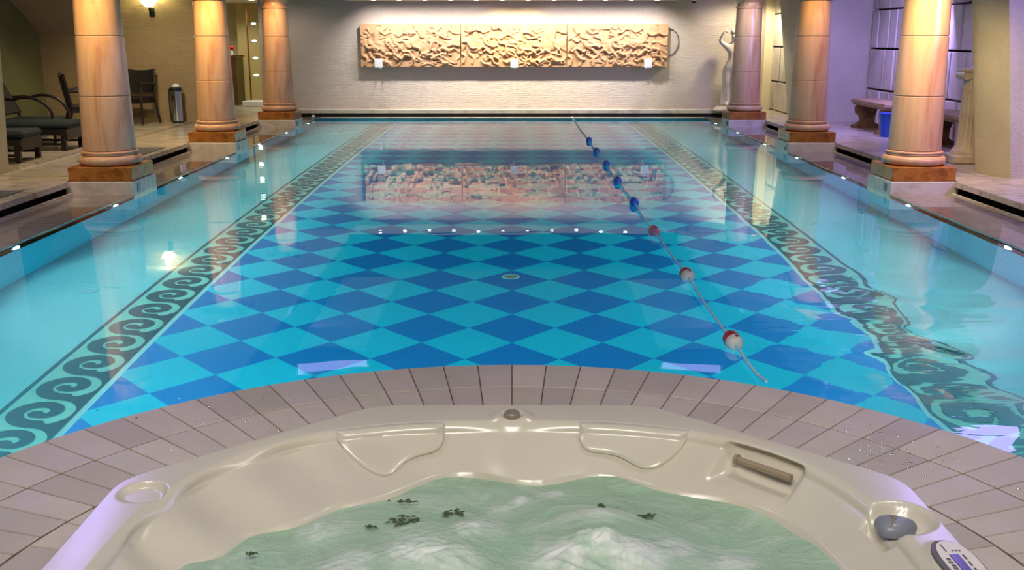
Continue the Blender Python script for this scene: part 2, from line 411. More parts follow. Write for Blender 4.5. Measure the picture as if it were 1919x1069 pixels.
# dark overflow slot under the deck edges and its back walls
for sx in (-1, 1):
    x0, x1 = sorted((sx * 4.72, sx * 4.80)); struct('trim_1', box(x0, x1, 1, 21.3, -.12, ZD - .055), M['dark'])
    x0, x1 = sorted((sx * 4.50, sx * 4.75)); struct('trim_2', box(x0, x1, 1, 21.3, -.12, -.10), M['dark'])
    x0, x1 = sorted((sx * 3.87, sx * 4.50)); struct('trim_3', box(x0, x1, 1.0, 20.98, -.22, .0), M['ledge'])
    x0, x1 = sorted((sx * 4.485, sx * 4.52)); struct('trim_4', box(x0, x1, 1.0, 20.98, -.02, .014), M['deck_edge'])
struct('trim_5', box(-4.5, 4.5, 21.05, 21.15, -.3, ZD - .06), M['dark'])
struct('trim_6', box(-3.87, 3.87, 20.84, 20.99, -.25, -.006), M['deck_edge'])
# pool basin
struct('floor', box(-3.95, 3.95, .9, 20.95, -1.25, -1.2), M['pool_floor'])
for sx, nm in ((-1, 'left'), (1, 'right')):
    x0, x1 = sorted((sx * 3.87, sx * 3.97)); struct('wall_pool_' + nm, box(x0, x1, .9, 20.95, -1.2, -.22 if 0 else -.02), M['pool_wall'])
struct('wall_pool_far', box(-3.87, 3.87, 20.85, 20.95, -1.2, -.02), M['pool_wall'])
struct('wall_pool_near', box(-3.87, 3.87, .9, 1.0, -1.2, -.02), M['pool_wall'])
mb = MB(); N = 64; C0 = 2.49; RT = 2.21
vs = [(RT * .993 * math.cos(2 * PI * i / N), C0 + RT * .993 * math.sin(2 * PI * i / N), z) for z in (-1.2, 0.0) for i in range(N)]
mb.add(vs, [(i, (i + 1) % N, N + (i + 1) % N, N + i) for i in range(N)])
struct('wall_pool_curved', mb, M['pool_wall'], True)

# wave border inlay (running dog)
def wave_band(sx):
    mb = MB(); P = .366; w = .38; xi = 2.365
    def put(poly, z):
        pts = [(sx * (xi + t * w), s) for s, t in poly]
        if sx > 0: pts = pts[::-1]
        mb.add([(x, y, z) for x, y in pts], [tuple(range(len(pts)))])
    n = int((20.75 - 2.8) / P)
    tc = .50; Rd = .46                                          # in units of w
    for k in range(n):
        s0 = 4.87 - 5 * P + k * P
        # base under the light disc
        top = []; m = 18
        for i in range(m + 1):
            q = -.5 + i / m; d = q * P / w
            yy = tc - math.sqrt(max(0, Rd * Rd - d * d)) if abs(d) < Rd else tc
            top.append((s0 + q * P, max(.05, yy)))
        for i in range(m): put([(top[i][0], 0), (top[i + 1][0], 0), top[i + 1], top[i]], -1.196)
        # arm: starts in the near cusp, round outside, curls in
        cen = []
        for i in range(41):
            u = i / 40; ang = R(205 - u * 430)                  # ang from +s axis; t = sin
            r = (.42 * (1 - u) + .085 * u) * w
            wd = (.075 * (1 - u) ** .5 + .05 + (.035 if u > .9 else 0)) * w
            wd = wd * (1.0 if u > .02 else 1.2)
            cs, ct = s0 + r * 1.0 * math.cos(ang), tc + .0 + (r / w) * math.sin(ang) * 1.0
            cen.append((cs, ct, wd))
        cen = [(s0 - .50 * P, .20, .10 * w), (s0 - .475 * P, .33, .09 * w)] + cen[1:]
        L = []; Rr = []
        for i, (a, b, wd) in enumerate(cen):
            p0 = cen[max(0, i - 1)]; p1 = cen[min(len(cen) - 1, i + 1)]
            dx, dy = p1[0] - p0[0], (p1[1] - p0[1]) * w; q = math.hypot(dx, dy); nx, ny = -dy / q, dx / q
            L.append((a + nx * wd, b + ny * wd / w)); Rr.append((a - nx * wd, b - ny * wd / w))
        for i in range(len(cen) - 1): put([L[i], Rr[i], Rr[i + 1], L[i + 1]][::-1], -1.1955)
        a, b, wd = cen[-1]; put([(a + wd * 1.25 * math.cos(q * PI / 8), b + wd * 1.25 / w * math.sin(q * PI / 8)) for q in range(16)], -1.195)
    put([(2.2, 1.03), (20.8, 1.03), (20.8, 1.10), (2.2, 1.10)][::-1], -1.196)
    for f in range(len(mb.f)):                                   # all faces up
        a, b, c = (Vector(mb.v[i]) for i in mb.f[f][:3])
        if (b - a).cross(c - a).z < 0: mb.f[f] = mb.f[f][::-1]
    return mb
struct('trim_7', wave_band(-1), M['wave']); struct('trim_8', wave_band(1), M['wave'])

# water sheet
mb = MB(); a0 = math.asin((1.0 - C0) / RT)
out = [(-3.87, 20.85), (-3.87, 1.0)] + [(-RT * .992 * math.cos(a0), 1.0)]
arc = [(RT * .992 * math.cos(a), C0 + RT * .992 * math.sin(a)) for a in np.linspace(PI - a0, a0, 60)]
out = [(-3.87, 20.85), (-3.87, 1.0)] + arc + [(3.87, 1.0), (3.87, 20.85)]
mb.add([(x, y, -.012) for x, y in out], [tuple(range(len(out)))])
o = obj('pool_water', mb, M['water']); tag(o, 'clear turquoise pool water over a blue diamond mosaic floor', 'water', kind='stuff')

# round tile apron of the hot tub
def apron():
    mb = MB(); tone = []
    rings = [(2.205, 1.888, 84, 0), (1.878, 1.560, 84, .0), (1.550, 1.15, 60, .5)]
    for ro, ri, n, off in rings:
        for i in range(n):
            a0 = 2 * PI * (i + off) / n + PI / 2; a1 = a0 + 2 * PI / n; g = .0022
            c = []
            for r, s in ((ri, 1), (ro, -1)):
                pass
            q = [(ri, a0 + g / ri), (ro, a0 + g / ro), (ro, a1 - g / ro), (ri, a1 - g / ri)]
            q2 = [(ri + .004, a0 + 2.2 * g / ri), (ro - .004, a0 + 2.2 * g / ro), (ro - .004, a1 - 2.2 * g / ro), (ri + .004, a1 - 2.2 * g / ri)]
            P = [(r * math.cos(a), C0 + r * math.sin(a)) for r, a in q]; P2 = [(r * math.cos(a), C0 + r * math.sin(a)) for r, a in q2]
            vs = [(x, y, .014) for x, y in P] + [(x, y, .027) for x, y in P] + [(x, y, .030) for x, y in P2]
            fs = [(0, 1, 5, 4), (1, 2, 6, 5), (2, 3, 7, 6), (3, 0, 4, 7), (4, 5, 9, 8), (5, 6, 10, 9), (6, 7, 11, 10), (7, 4, 8, 11), (8, 9, 10, 11)]
            mb.add(vs, fs); tt = random.uniform(.84, 1.08); tone += [(tt, tt * random.uniform(.97, 1.02), tt * random.uniform(.97, 1.05), 1)] * 12
    return mb, tone
mb, tone = apron(); o = struct('floor', mb, M['tile'])
at = o.data.color_attributes.new('tone', 'FLOAT_COLOR', 'POINT'); at.data.foreach_set('color', [c for q in tone for c in q])
mb = MB().lathe([(2.200, -.05), (2.212, -.03), (2.212, .016), (2.200, .024), (1.0, .024)], 128, (0, C0, 0)); struct('floor', mb, M['grout'], True)
mb = MB(); rr = [(2.213, -.045), (2.222, -.03), (2.222, .012), (2.208, .026)]
P = [[(r * math.cos(a), C0 + r * math.sin(a), z) for r, z in rr] for a in np.linspace(-.2, PI + .2, 140)]
mb.grid(P); struct('trim_9', mb, M['tile_edge'], True)

# walls
struct('wall_back', box(-5.15, 5.25, 21.45, 21.7, 0, 3.0), M['brick'])
struct('wall_back', box(-8.2, -5.0, 17.7, 17.9, 0, 3.0), M['brick_left'])
struct('wall_left', box(-8.15, -7.95, -3, 17.8, 0, 3.0), M['green_wall'])
struct('wall_front', box(-8.2, 6.8, -3.1, -2.9, 0, 3.0), M['soffit_l'])
struct('wall_right', box(6.45, 6.6, -3, 21.5, 0, 3.0), M['dark'])
struct('wall_right', box(5.62, 5.8, 19.8, 21.44, 0, 3.0), M['dark'])
# block wall on the right: big squared stones with dark joints
def blocks(X, y0, y1, off, th=.12):
    mb = MB(); zs = [ZD, .705, 1.38, 2.02, 2.6]; rnd = random.Random(int(y0 * 10))
    for k in range(4):
        y = y0 - rnd.uniform(0, .5) * (1 if off else 0)
        while y < y1:
            w = rnd.choice([.34, .48, .62, .80, .42]); a, b = max(y, y0), min(y + w, y1)
            d = rnd.uniform(0, .025)
            if b - a > .08: mb.box(X + d, X + th, a + .021, b - .021, zs[k] + .014, zs[k + 1] - .014, bev=.012)
            y += w
    return mb
struct('wall_right', blocks(6.15, 11.22, 18.08, 1, .28), M['block_wall']); struct('wall_right', blocks(5.28, 19.79, 21.44, 0, .32), M['block_wall'])
struct('wall_right', blocks(6.15, 3.0, 10.6, 1, .28), M['block_wall'])
struct('trim_10', box(5.12, 5.30, 21.3, 21.46, ZD, 2.4), M['cream'])
# ceiling
ZS = 2.34
struct('ceiling', box(-8.2, -3.3, -3, 17.75, ZS, ZS + .1), M['ceil']); struct('ceiling', box(3.3, 6.8, -3, 21.6, ZS, ZS + .1), M['ceil'])
struct('ceiling', box(-8.2, -3.3, 17.75, 26.6, ZS, ZS + .1), M['ceil'])
struct('ceiling', box(-3.3, 3.3, 20.35, 21.5, 2.28, ZS + .1), M['ceil'])
struct('ceiling', box(-3.4, 3.4, -3, 20.5, 2.9, 3.0), M['ceil_dark'])
for sx in (-1, 1):
    x0, x1 = sorted((sx * 3.3, sx * 3.38)); struct('trim_11', box(x0, x1, -3, 20.4, ZS + .05, 2.92), M['ceil_dark'])
struct('trim_12', box(-3.3, 3.3, 20.32, 20.37, 2.28, 2.92), M['ceil_dark'])
# sloping soffit over the loungers
mb = MB(); mb.add([(-7.96, 17.7, 1.64), (-6.75, 17.7, 1.64), (-6.75, 16.4, 2.36), (-7.96, 16.4, 2.36), (-7.96, 17.72, 2.4), (-6.75, 17.72, 2.4)],
    [(0, 3, 2, 1), (1, 2, 5), (0, 4, 3), (0, 1, 5, 4), (3, 4, 5, 2)])
struct('ceiling', mb, M['soffit_l'])
# raised strip of floor under the loungers
struct('floor', box(-7.96, -5.5, 9.0, 17.7, ZD, ZD + .03), M['deck'])

# battered piers
def pier(name, xb, xt, y0, y1, w, sx, label, skew=0.0):
    mb = MB(); xb2 = xb + sx * w; yb = (y0, y1); Z = (ZD, ZS - .003)
    def r(x, z): return x
    n = 14; P = []
    vs = []
    for k in range(n + 1):
        u = k / n; z = Z[0] + (Z[1] - Z[0]) * u; x = xb + (xt - xb) * u
        vs += [(x + sx * skew, y0, z), (x, y1, z), (xb2, y1, z), (xb2, y0, z)]
    fs = [(0, 1, 2, 3), tuple(4 * n + i for i in (3, 2, 1, 0))]
    for k in range(n):
        for i in range(4): fs.append((4 * k + i, 4 * k + (i + 1) % 4, 4 * k + 4 + (i + 1) % 4, 4 * k + 4 + i))
    if sx > 0: fs = [f[::-1] for f in fs]
    mb.add(vs, fs); o = obj(name, mb, M['pier']); tag(o, label, 'pillar', 'leaning rough stone piers'); return o
pier('stone_pier', 5.08, 4.81, 10.63, 11.2, 1.2, 1, 'rough stone pier at the right edge, beige pool side and lilac front', .12)
pier('stone_pier', 5.27, 4.98, 18.1, 19.77, 1.0, 1, 'rough stone pier lit lilac, behind the middle column of the right row')
pier('stone_pier', -5.49, -5.40, 9.6, 11.15, .7, -1, 'pale rough stone pier cut off by the left edge beside the loungers')

# blocks under the columns standing in the ledge
for sx in (-1, 1):
    for i, y in enumerate(CY):
        x0, x1 = sorted((sx * 3.865, sx * 4.56))
        b = struct('trim_13', box(x0, x1, y - .345, y + .345, -.3, ZD, bev=.006), M['block'])
        xf = sx * 3.8635; x0, x1 = sorted((xf, xf - sx * .004))
        obj('depth_marker', box(x0, x1, y - .24, y - .15, .02, .095), simple('navy_tile', lin(16, 52, 104), .2), b)
# ================================================================== COLUMNS
def make_column():
    t = thing('stone_column', (0, 0, ZD), 'x', 'column', 'marble columns along the pool edges')
    obj('plinth', box(-.325, .325, -.325, .325, .002, .145, bev=.008), M['plinth'], t)
    prof = [(.20, .145)] + [(.262 + .058 * math.cos(a), .197 + .052 * math.sin(a)) for a in np.linspace(-PI / 2, PI / 2, 12)]
    prof += [(.285, .252), (.285, .262)] + [(.270 + .016 * math.cos(a), .276 + .014 * math.sin(a)) for a in np.linspace(-PI / 2, PI / 2, 6)] + [(.262, .292), (.2, .292)]
    obj('base', MB().lathe(prof, 64), M['column'], t, True)
    def rad(z): return .263 - .043 * max(0, (z - .29) / 1.66) ** 1.15
    zs = [.292, .85, 1.45, 1.93]
    for a, b in zip(zs[:-1], zs[1:]):
        g = .009; pr = [(.15, a), (rad(a) - g, a)] + [(rad(z), z) for z in np.linspace(a + g, b - g, 7)] + [(rad(b) - g, b), (.15, b)]
        obj('drum', MB().lathe(pr, 64), M['column'], t, True, angle=25)
    pr = [(.15, 1.93)] + [(.222 + .018 * math.cos(a), 1.95 + .02 * math.sin(a)) for a in np.linspace(-PI / 2, PI / 2, 8)] + [(.215, 1.975), (.212, 2.03), (.23, 2.05), (.262, 2.085), (.285, 2.12), (.285, 2.13), (.15, 2.13)]
    obj('capital', MB().lathe(pr, 64), M['column'], t, True)
    obj('abacus', box(-.31, .31, -.31, .31, 2.13, ZS - ZD, bev=.006), M['column'], t)
    return t
col0 = make_column(); first = True
CL = {(-1, 0): 'nearest column of the left row, in front of the loungers', (-1, 1): 'middle column of the left row, beside the steel bin',
      (-1, 2): 'farthest column of the left row, beside the lit corridor', (1, 0): 'nearest column of the right row, golden with a bluish left side',
      (1, 1): 'middle column of the right row, bright gold at its top', (1, 2): 'farthest right column, lilac grey, standing before the statue'}
for sx in (-1, 1):
    for i, y in enumerate(CY):
        t = col0 if first else copy_tree(col0); first = False
        t.location = (sx * 4.205, y, ZD); t['label'] = CL[(sx, i)]; t.rotation_euler.z = 0
        # its ceiling spot
        warm = WARM if not (sx > 0 and i == 2) else COOL
        d = thing('ceiling_spot', (sx * 4.12, y - .74, ZS), 'recessed ceiling spot above the ' + CL[(sx, i)].split(',')[0], 'spotlight', 'column spots')
        obj('trim_ring', MB().lathe([(.05, -.008), (.06, -.008), (.06, 0), (.045, 0)], 24), M['chrome'], d)
        obj('lamp_lens', MB().lathe([(.001, -.006), (.042, -.006), (.042, -.001), (.001, -.001)], 24), M['bulb_warm'], d)
        pw = {(-1, 0): 110, (-1, 1): 170, (-1, 2): 100, (1, 0): 190, (1, 1): 70, (1, 2): 60}[(sx, i)]
        light('SPOT', 'column_spot_light', (sx * 4.12 - (.02 if sx > 0 else -.02), y - .74, ZS - .02), pw, GOLD if i < 2 else warm, (sx * 4.19, y - .24, 1.5), .03, spot=105, blend=1.0)

# ================================================================== RELIEF FRIEZE (generic carved riders)
def seg(X, Y, p, q, r, h):
    dx, dy = q[0] - p[0], q[1] - p[1]; L = dx * dx + dy * dy + 1e-9
    u = np.clip(((X - p[0]) * dx + (Y - p[1]) * dy) / L, 0, 1)
    r0, r1 = r if isinstance(r, tuple) else (r, r); rr = r0 + (r1 - r0) * u
    d = np.hypot(X - p[0] - u * dx, Y - p[1] - u * dy) / rr
    return np.where(d < 1, h * np.sqrt(np.clip(1 - d ** 2, 0, 1)) ** .8, 0)
def chain(X, Y, H, pts, rs, h):
    if len(pts) > 2:                                            # round the bends
        q = []; rr = []
        for i in range(len(pts) - 1):
            p0, p1, p2, p3 = pts[max(i - 1, 0)], pts[i], pts[i + 1], pts[min(i + 2, len(pts) - 1)]
            for t in (0, .25, .5, .75):
                q.append(tuple(.5 * (2 * b + (c - a) * t + (2 * a - 5 * b + 4 * c - d) * t * t + (3 * b - a - 3 * c + d) * t ** 3) for a, b, c, d in zip(p0, p1, p2, p3)))
                rr.append(rs[i] + (rs[i + 1] - rs[i]) * t)
        pts, rs = q + [pts[-1]], rr + [rs[-1]]
    for i in range(len(pts) - 1): H = np.maximum(H, seg(X, Y, pts[i], pts[i + 1], (rs[i], rs[i + 1]), h))
    return H
def horse(X, Y, H, x, y, s, rnd, h):
    """x,y = barrel centre; heads to the left of the picture rear up"""
    T = lambda a, b: (x + s * a, y + s * b)
    H = chain(X, Y, H, [T(-.20, .04), T(-.05, -.01), T(.10, .0), T(.22, .03)], [.085 * s, .085 * s, .08 * s, .10 * s], h)
    H = chain(X, Y, H, [T(.24, .06), T(.34, .20), T(.38, .30)], [.075 * s, .05 * s, .04 * s], h * .95)
    H = chain(X, Y, H, [T(.38, .31), T(.50, .22)], [.042 * s, .022 * s], h * .95)
    k = rnd.uniform(-.06, .06)
    H = chain(X, Y, H, [T(.22, -.02), T(.36 + k, -.06), T(.33 + k, -.20), T(.39 + k, -.25)], [.045 * s, .028 * s, .018 * s, .02 * s], h)
    H = chain(X, Y, H, [T(.15, -.04), T(.24 - k, -.16), T(.14 - k, -.24), T(.19, -.30)], [.04 * s, .026 * s, .018 * s, .02 * s], h * .8)
    H = chain(X, Y, H, [T(-.20, .0), T(-.27 + k, -.14), T(-.18 + k, -.22), T(-.22, -.33)], [.06 * s, .034 * s, .02 * s, .022 * s], h)
    H = chain(X, Y, H, [T(-.14, -.02), T(-.12 - k, -.17), T(-.04 - k, -.24), T(-.06, -.34)], [.05 * s, .03 * s, .018 * s, .02 * s], h * .8)
    H = chain(X, Y, H, [T(-.28, .06), T(-.37, .02), T(-.38, -.12), T(-.43, -.2)], [.03 * s, .035 * s, .03 * s, .012 * s], h * .7)
    # rider
    H = chain(X, Y, H, [T(-.02, .07), T(.0, .20), T(.03, .29)], [.055 * s, .05 * s, .06 * s], h * 1.05)
    H = chain(X, Y, H, [T(.05, .37), T(.055, .39)], [.036 * s, .036 * s], h * 1.1)
    H = chain(X, Y, H, [T(.05, .28), T(.14, .20), T(.25, .24 + k)], [.026 * s, .02 * s, .018 * s], h * 1.1)
    H = chain(X, Y, H, [T(.0, .28), T(-.10, .22 + k), T(-.16, .31 + k)], [.026 * s, .02 * s, .018 * s], h)
    H = chain(X, Y, H, [T(-.01, .06), T(.11, -.01), T(.06, -.14), T(.10, -.17)], [.045 * s, .034 * s, .02 * s, .018 * s], h * 1.15)
    for q in range(3): H = chain(X, Y, H, [T(-.04 - .05 * q, .22 - .03 * q), T(-.18 - .05 * q, .16 - .02 * q), T(-.30 - .04 * q, .20 - .05 * q)], [.018 * s, .02 * s, .01 * s], h * .6)
    return H
def relief(x0, x1, seed, label):
    rnd = random.Random(seed); w = x1 - x0; hh = .842; nx, nz = 300, 124
    xs = np.linspace(0, w, nx); zs = np.linspace(0, hh, nz); X, Y = np.meshgrid(xs, zs); H = np.zeros_like(X)
    n = 4; order = list(range(n)); rnd.shuffle(order)
    for k in order:
        H = horse(X, Y, H, .30 + k * (w - .6) / (n - 1) + rnd.uniform(-.05, .05), .42 + rnd.uniform(-.03, .04), 1.18 + rnd.uniform(-.08, .08), rnd, rnd.uniform(.045, .065))
    H0 = H * .62; H = np.zeros_like(H0)
    for k in range(36):                                         # limbs, tails and cloaks sweeping across
        a = rnd.uniform(.03, w - .22); b = rnd.uniform(.10, .80); L = rnd.uniform(.18, .34); th = R(rnd.uniform(-65, 15)); am = rnd.uniform(.02, .045) * rnd.choice((-1, 1)); r0 = rnd.uniform(.022, .036)
        c, d = math.cos(th), math.sin(th)
        P_ = [(a + L * u * c - am * math.sin(u * 6.3) * d, b + L * u * d + am * math.sin(u * 6.3) * c) for u in (0, .25, .5, .75, 1)]
        H = chain(X, Y, H, P_, [r0 * .8, r0, r0 * 1.1, r0 * .9, r0 * .6], rnd.uniform(.030, .062))
    H = H0 + H * .80
    for _ in range(2):
        G = np.pad(H, 1, mode='edge'); H = (G[1:-1, 1:-1] * 2 + G[:-2, 1:-1] + G[2:, 1:-1] + G[1:-1, :-2] + G[1:-1, 2:]) / 6
    for k in range(9):                                          # folds, cloaks and ground line
        a = rnd.uniform(.05, w - .3); b = rnd.uniform(.02, .10)
        H = chain(X, Y, H, [(a, b), (a + .12, b + .035), (a + .26, b - .01)], [.012, .02, .01], .02)
        b = rnd.uniform(.68, .8); H = chain(X, Y, H, [(a, b), (a + .1, b - .04), (a + .2, b + .02)], [.012, .022, .012], .022)
    edge = np.minimum(np.minimum(X, w - X), np.minimum(Y, hh - Y)); H = H * np.clip(edge / .012, 0, 1)
    t = thing('carved_relief_panel', (x0, 21.34, .987), label, 'relief', 'carved sandstone frieze panels')
    mb = MB(); P = [[(xs[i], -.05 - H[j, i], zs[j]) for j in range(nz)] for i in range(nx)]
    mb.grid(P); me = obj('carving', mb, M['sandstone'], t, True, angle=80)
    mb = MB(); e = .004
    mb.box(e, w - e, -.048, .108, 0, hh, bev=.004); obj('slab', mb, M['sandstone'], t)
    return t
relief(-3.07, -1.045, 3, 'leftmost sandstone relief panel of horsemen on the far wall')
relief(-1.035, 1.108, 11, 'brightly lit middle sandstone relief panel of horsemen on the far wall')
relief(1.118, 3.157, 23, 'rightmost sandstone relief panel of horsemen, beside a loop of cable')
# white box lamps in front of the lower relief edge
for x, lb in ((-2.68, 'white box lamp at the lower left of the relief frieze'), (.045, 'white box lamp at the bottom middle of the relief frieze'), (2.73, 'white box lamp at the lower right of the relief frieze')):
    t = thing('box_floodlight', (x, 21.0, 1.06), lb, 'lamp', 'white box lamps under the frieze')
    obj('housing', box(-.075, .075, -.06, .06, -.09, .09, bev=.01), M['white_plastic'], t)
    obj('bracket', MB().tube([(0, .05, -.03), (0, .2, -.1), (0, .452, -.12)], .012), M['white_plastic'], t)
# spots along the far soffit
for k in range(12):
    if k in (5, 6, 9): nm = None
    x = -2.693 + .501 * k; mid = abs(k - 5.5) < 1.3
    t = thing('ceiling_spot', (x, 20.6, 2.28), 'white soffit spot above the far wall, %s in the row' % ['leftmost', 'second from the left', 'third from the left', 'fourth from the left', 'fifth from the left', 'sixth from the left', 'sixth from the right', 'fifth from the right', 'fourth from the right', 'third from the right', 'second from the right', 'rightmost'][k], 'spotlight', 'soffit spots above the relief')
    obj('trim_ring', MB().lathe([(.045, -.012), (.056, -.012), (.058, 0), (.04, 0)], 20), M['white_plastic'], t, True)
    obj('lamp_lens', MB().lathe([(.001, -.016), (.03, -.014), (.042, -.006), (.04, -.001), (.001, -.001)], 20), M['bulb'], t, True)
    if mid: light('SPOT', 'soffit_spot_light', (x, 20.6, 2.25), 185, (1, .82, .52), (x, 21.3, 1.2), .03, spot=104, blend=.6)
    else: light('SPOT', 'soffit_spot_light', (x, 20.6, 2.25), 92, (1, .94, .90), (x, 21.3, 1.2), .03, spot=112, blend=.8)
# cable loop and little camera on the wall
c = [(3.18 + .22 * math.sin(a) * (1 if a < PI else .6), 21.43, 1.47 + .27 * math.cos(a)) for a in np.linspace(.0, PI * .95, 24)]
tag(obj('hanging_cable', MB().tube(c, .009), M['cable'], None, True), 'thin dark cable looped on the wall right of the relief', 'cable')
t = thing('ceiling_sensor', (3.62, 21.1, 2.30), 'tiny dark dome sensor at the top of the far wall', 'sensor')
obj('dome', MB().ball((0, 0, -.04), .05, .05, .04), M['black'], t, True); obj('mount', MB().lathe([(.05, -.03), (.05, .04)], 20), M['white_plastic'], t)

# ================================================================== POOL FITTINGS
mb_lens = MB(); prof = [(max(.001, .06 * math.cos(a)), .035 * math.sin(a)) for a in np.linspace(0, PI / 2, 7)]
rot = {-1: Matrix.Rotation(PI / 2, 4, 'Y'), 1: Matrix.Rotation(-PI / 2, 4, 'Y')}
ORD = ['nearest', 'second', 'third', 'fourth', 'fifth', 'sixth', 'seventh', 'eighth', 'ninth']
for sx in (-1, 1):
    for i, y in enumerate(POOL_Y[2:]):
        t = thing('pool_lamp', (sx * 3.87, y, -.10), 'round white lamp under the waterline, %s one along the %s pool side' % (ORD[i], 'left' if sx < 0 else 'right'), 'lamp', 'pool wall lamps')
        obj('lamp_lens', MB().lathe(prof, 24, mat=rot[sx]), M['bulb_pool'], t, True)
        obj('ring', MB().lathe([(.058, -.002), (.075, -.002), (.075, .01), (.06, .014)], 24, mat=rot[sx]), M['chrome'], t, True)
for x, y, lb in ((-3.21, 7.52, 'round drain on the pale pool floor strip at the left'), (-.01, 8.0, 'small round drain glinting on a blue diamond mid pool'), (3.25, 9.99, 'round drain on the pale pool floor strip at the right')):
    t = thing('floor_drain', (x, y, -1.2), lb, 'drain', 'pool floor drains')
    obj('drain_ring', MB().lathe([(.05, .001), (.075, .001), (.075, .012), (.06, .016), (.05, .008)], 28), M['drain'], t, True)
    obj('drain_cover', MB().lathe([(.001, .001), (.05, .001), (.05, .01), (.001, .014)], 28), M['spa_cap'] if abs(x) < 1 else M['drain'], t, True)
# lane rope
pts = []; FY = [5.15, 6.68, 8.27, 9.82, 11.37, 12.92, 14.47, 16.02]
for y in np.linspace(4.45, 20.8, 160):
    d = min(abs(y - f) for f in FY + [20.8]) / .78
    z = .012 - .012 * min(1, d); 
    if y < 4.9: z = .004 + .03 * max(0, (4.62 - y) / .2)
    pts.append((1.16 + .006 * math.sin(y * 2) + .003 * (y - 4), y, z))
tag(obj('lane_rope', MB().tube(pts, .0075, 8), M['rope'], None, True), 'thin white lane rope running the length of the pool surface', 'rope')
FL = [('nearest red and white float on the lane rope', 'red'), ('second float along the lane rope, red topped and pale', 'red'), ('third float along the lane rope, pinkish, before the reflected frieze', 'pink'),
      ('fourth float along the lane rope, blue, at the reflected frieze edge', 'blue'), ('fifth float along the lane rope, blue, right of centre', 'blue'), ('sixth float along the lane rope, blue', 'blue'),
      ('seventh float along the lane rope, small and blue', 'blue'), ('farthest float on the lane rope, blue', 'blue')]
ry = Matrix.Rotation(-PI / 2, 4, 'X')
for (lb, kc), y in zip(FL, FY):
    t = thing('lane_float', (1.16 + .006 * math.sin(y * 2) + .003 * (y - 4), y, .012), lb, 'float', 'floats on the lane rope')
    body = {'red': M['float_white'], 'pink': M['float_pink'], 'blue': M['float_blue']}[kc]
    cap = {'red': M['red'], 'pink': M['red'], 'blue': M['float_blue']}[kc]
    def fr(z): return .042 * (1 - abs(z / .088) ** 4.5) ** .5 + .004
    obj('float_body', MB().lathe([(.008, -.085)] + [(fr(z), z) for z in np.linspace(-.083, -.028, 12)], 24, mat=ry), body, t, True)
    obj('float_band', MB().lathe([(fr(z), z) for z in np.linspace(-.028, .083, 12)] + [(.008, .085)], 24, mat=ry), cap, t, True)
    obj('plug', MB().lathe([(.001, .0), (.009, .0), (.009, .006), (.001, .007)], 12, c=(.0, 0, .0), mat=Matrix.Translation((.008, -.052, .041))), M['wood_brown'], t, True)
tag(obj('white_ball_float', MB().ball((-3.95, 20.55, .035), .035), M['white_plastic'], None, True), 'small white ball at the far left pool corner', 'ball')

# ================================================================== HOT TUB
SC = (0, 2.42)
def rout(a):
    c, s = abs(math.cos(a)), abs(math.sin(a)); r = 9
    for nx, ny, d in ((1, 0, 1.255), (0, 1, 1.265), (.6839, .7296, None)):
        if d is None: d = .6839 * 1.255 + .7296 * .58
        q = nx * c + ny * s
        if q > 1e-6: r = min(r, d / q)
    return r
def rout_s(a, k=.035):                                            # rounded corners
    return sum(rout(a + k * j) * w for j, w in ((-2, .08), (-1, .24), (0, .36), (1, .24), (2, .08)))
def rin(a):
    c, s = abs(math.cos(a)), abs(math.sin(a)); n = 2.7
    return ((c / 1.105) ** n + (s / 1.085) ** n) ** (-1 / n)
WA = [(-180, .99), (-160, .99), (160, .97), (146, .92), (134, .885), (118, .865), (108, .95), (101, .985), (92, .93), (83, .88), (75, .96), (68.4, 1.02), (60, .95), (52, .98), (43, 1.06), (30, 1.05), (15.5, 1.0), (0, .97), (-30, .97), (-90, .93), (-140, .98)]
WA = sorted(WA)
wa = np.array([p[0] for p in WA]); wr = np.array([p[1] for p in WA])
def rwat(a):
    d = math.degrees(math.atan2(math.sin(a), math.cos(a)))
    s = 0
    for j, w in ((-6, .15), (-3, .22), (0, .26), (3, .22), (6, .15)):
        s += w * np.interp(d + j, wa, wr, period=360)
    return s
def ss(e0, e1, x): t = min(1, max(0, (x - e0) / (e1 - e0))); return t * t * (3 - 2 * t)
ZR = .205
DISH = (-1.135, 2.905, .078); CAPR = (1.125, 2.735); KN = (0, 3.545); PAN = (1.175, 2.43)
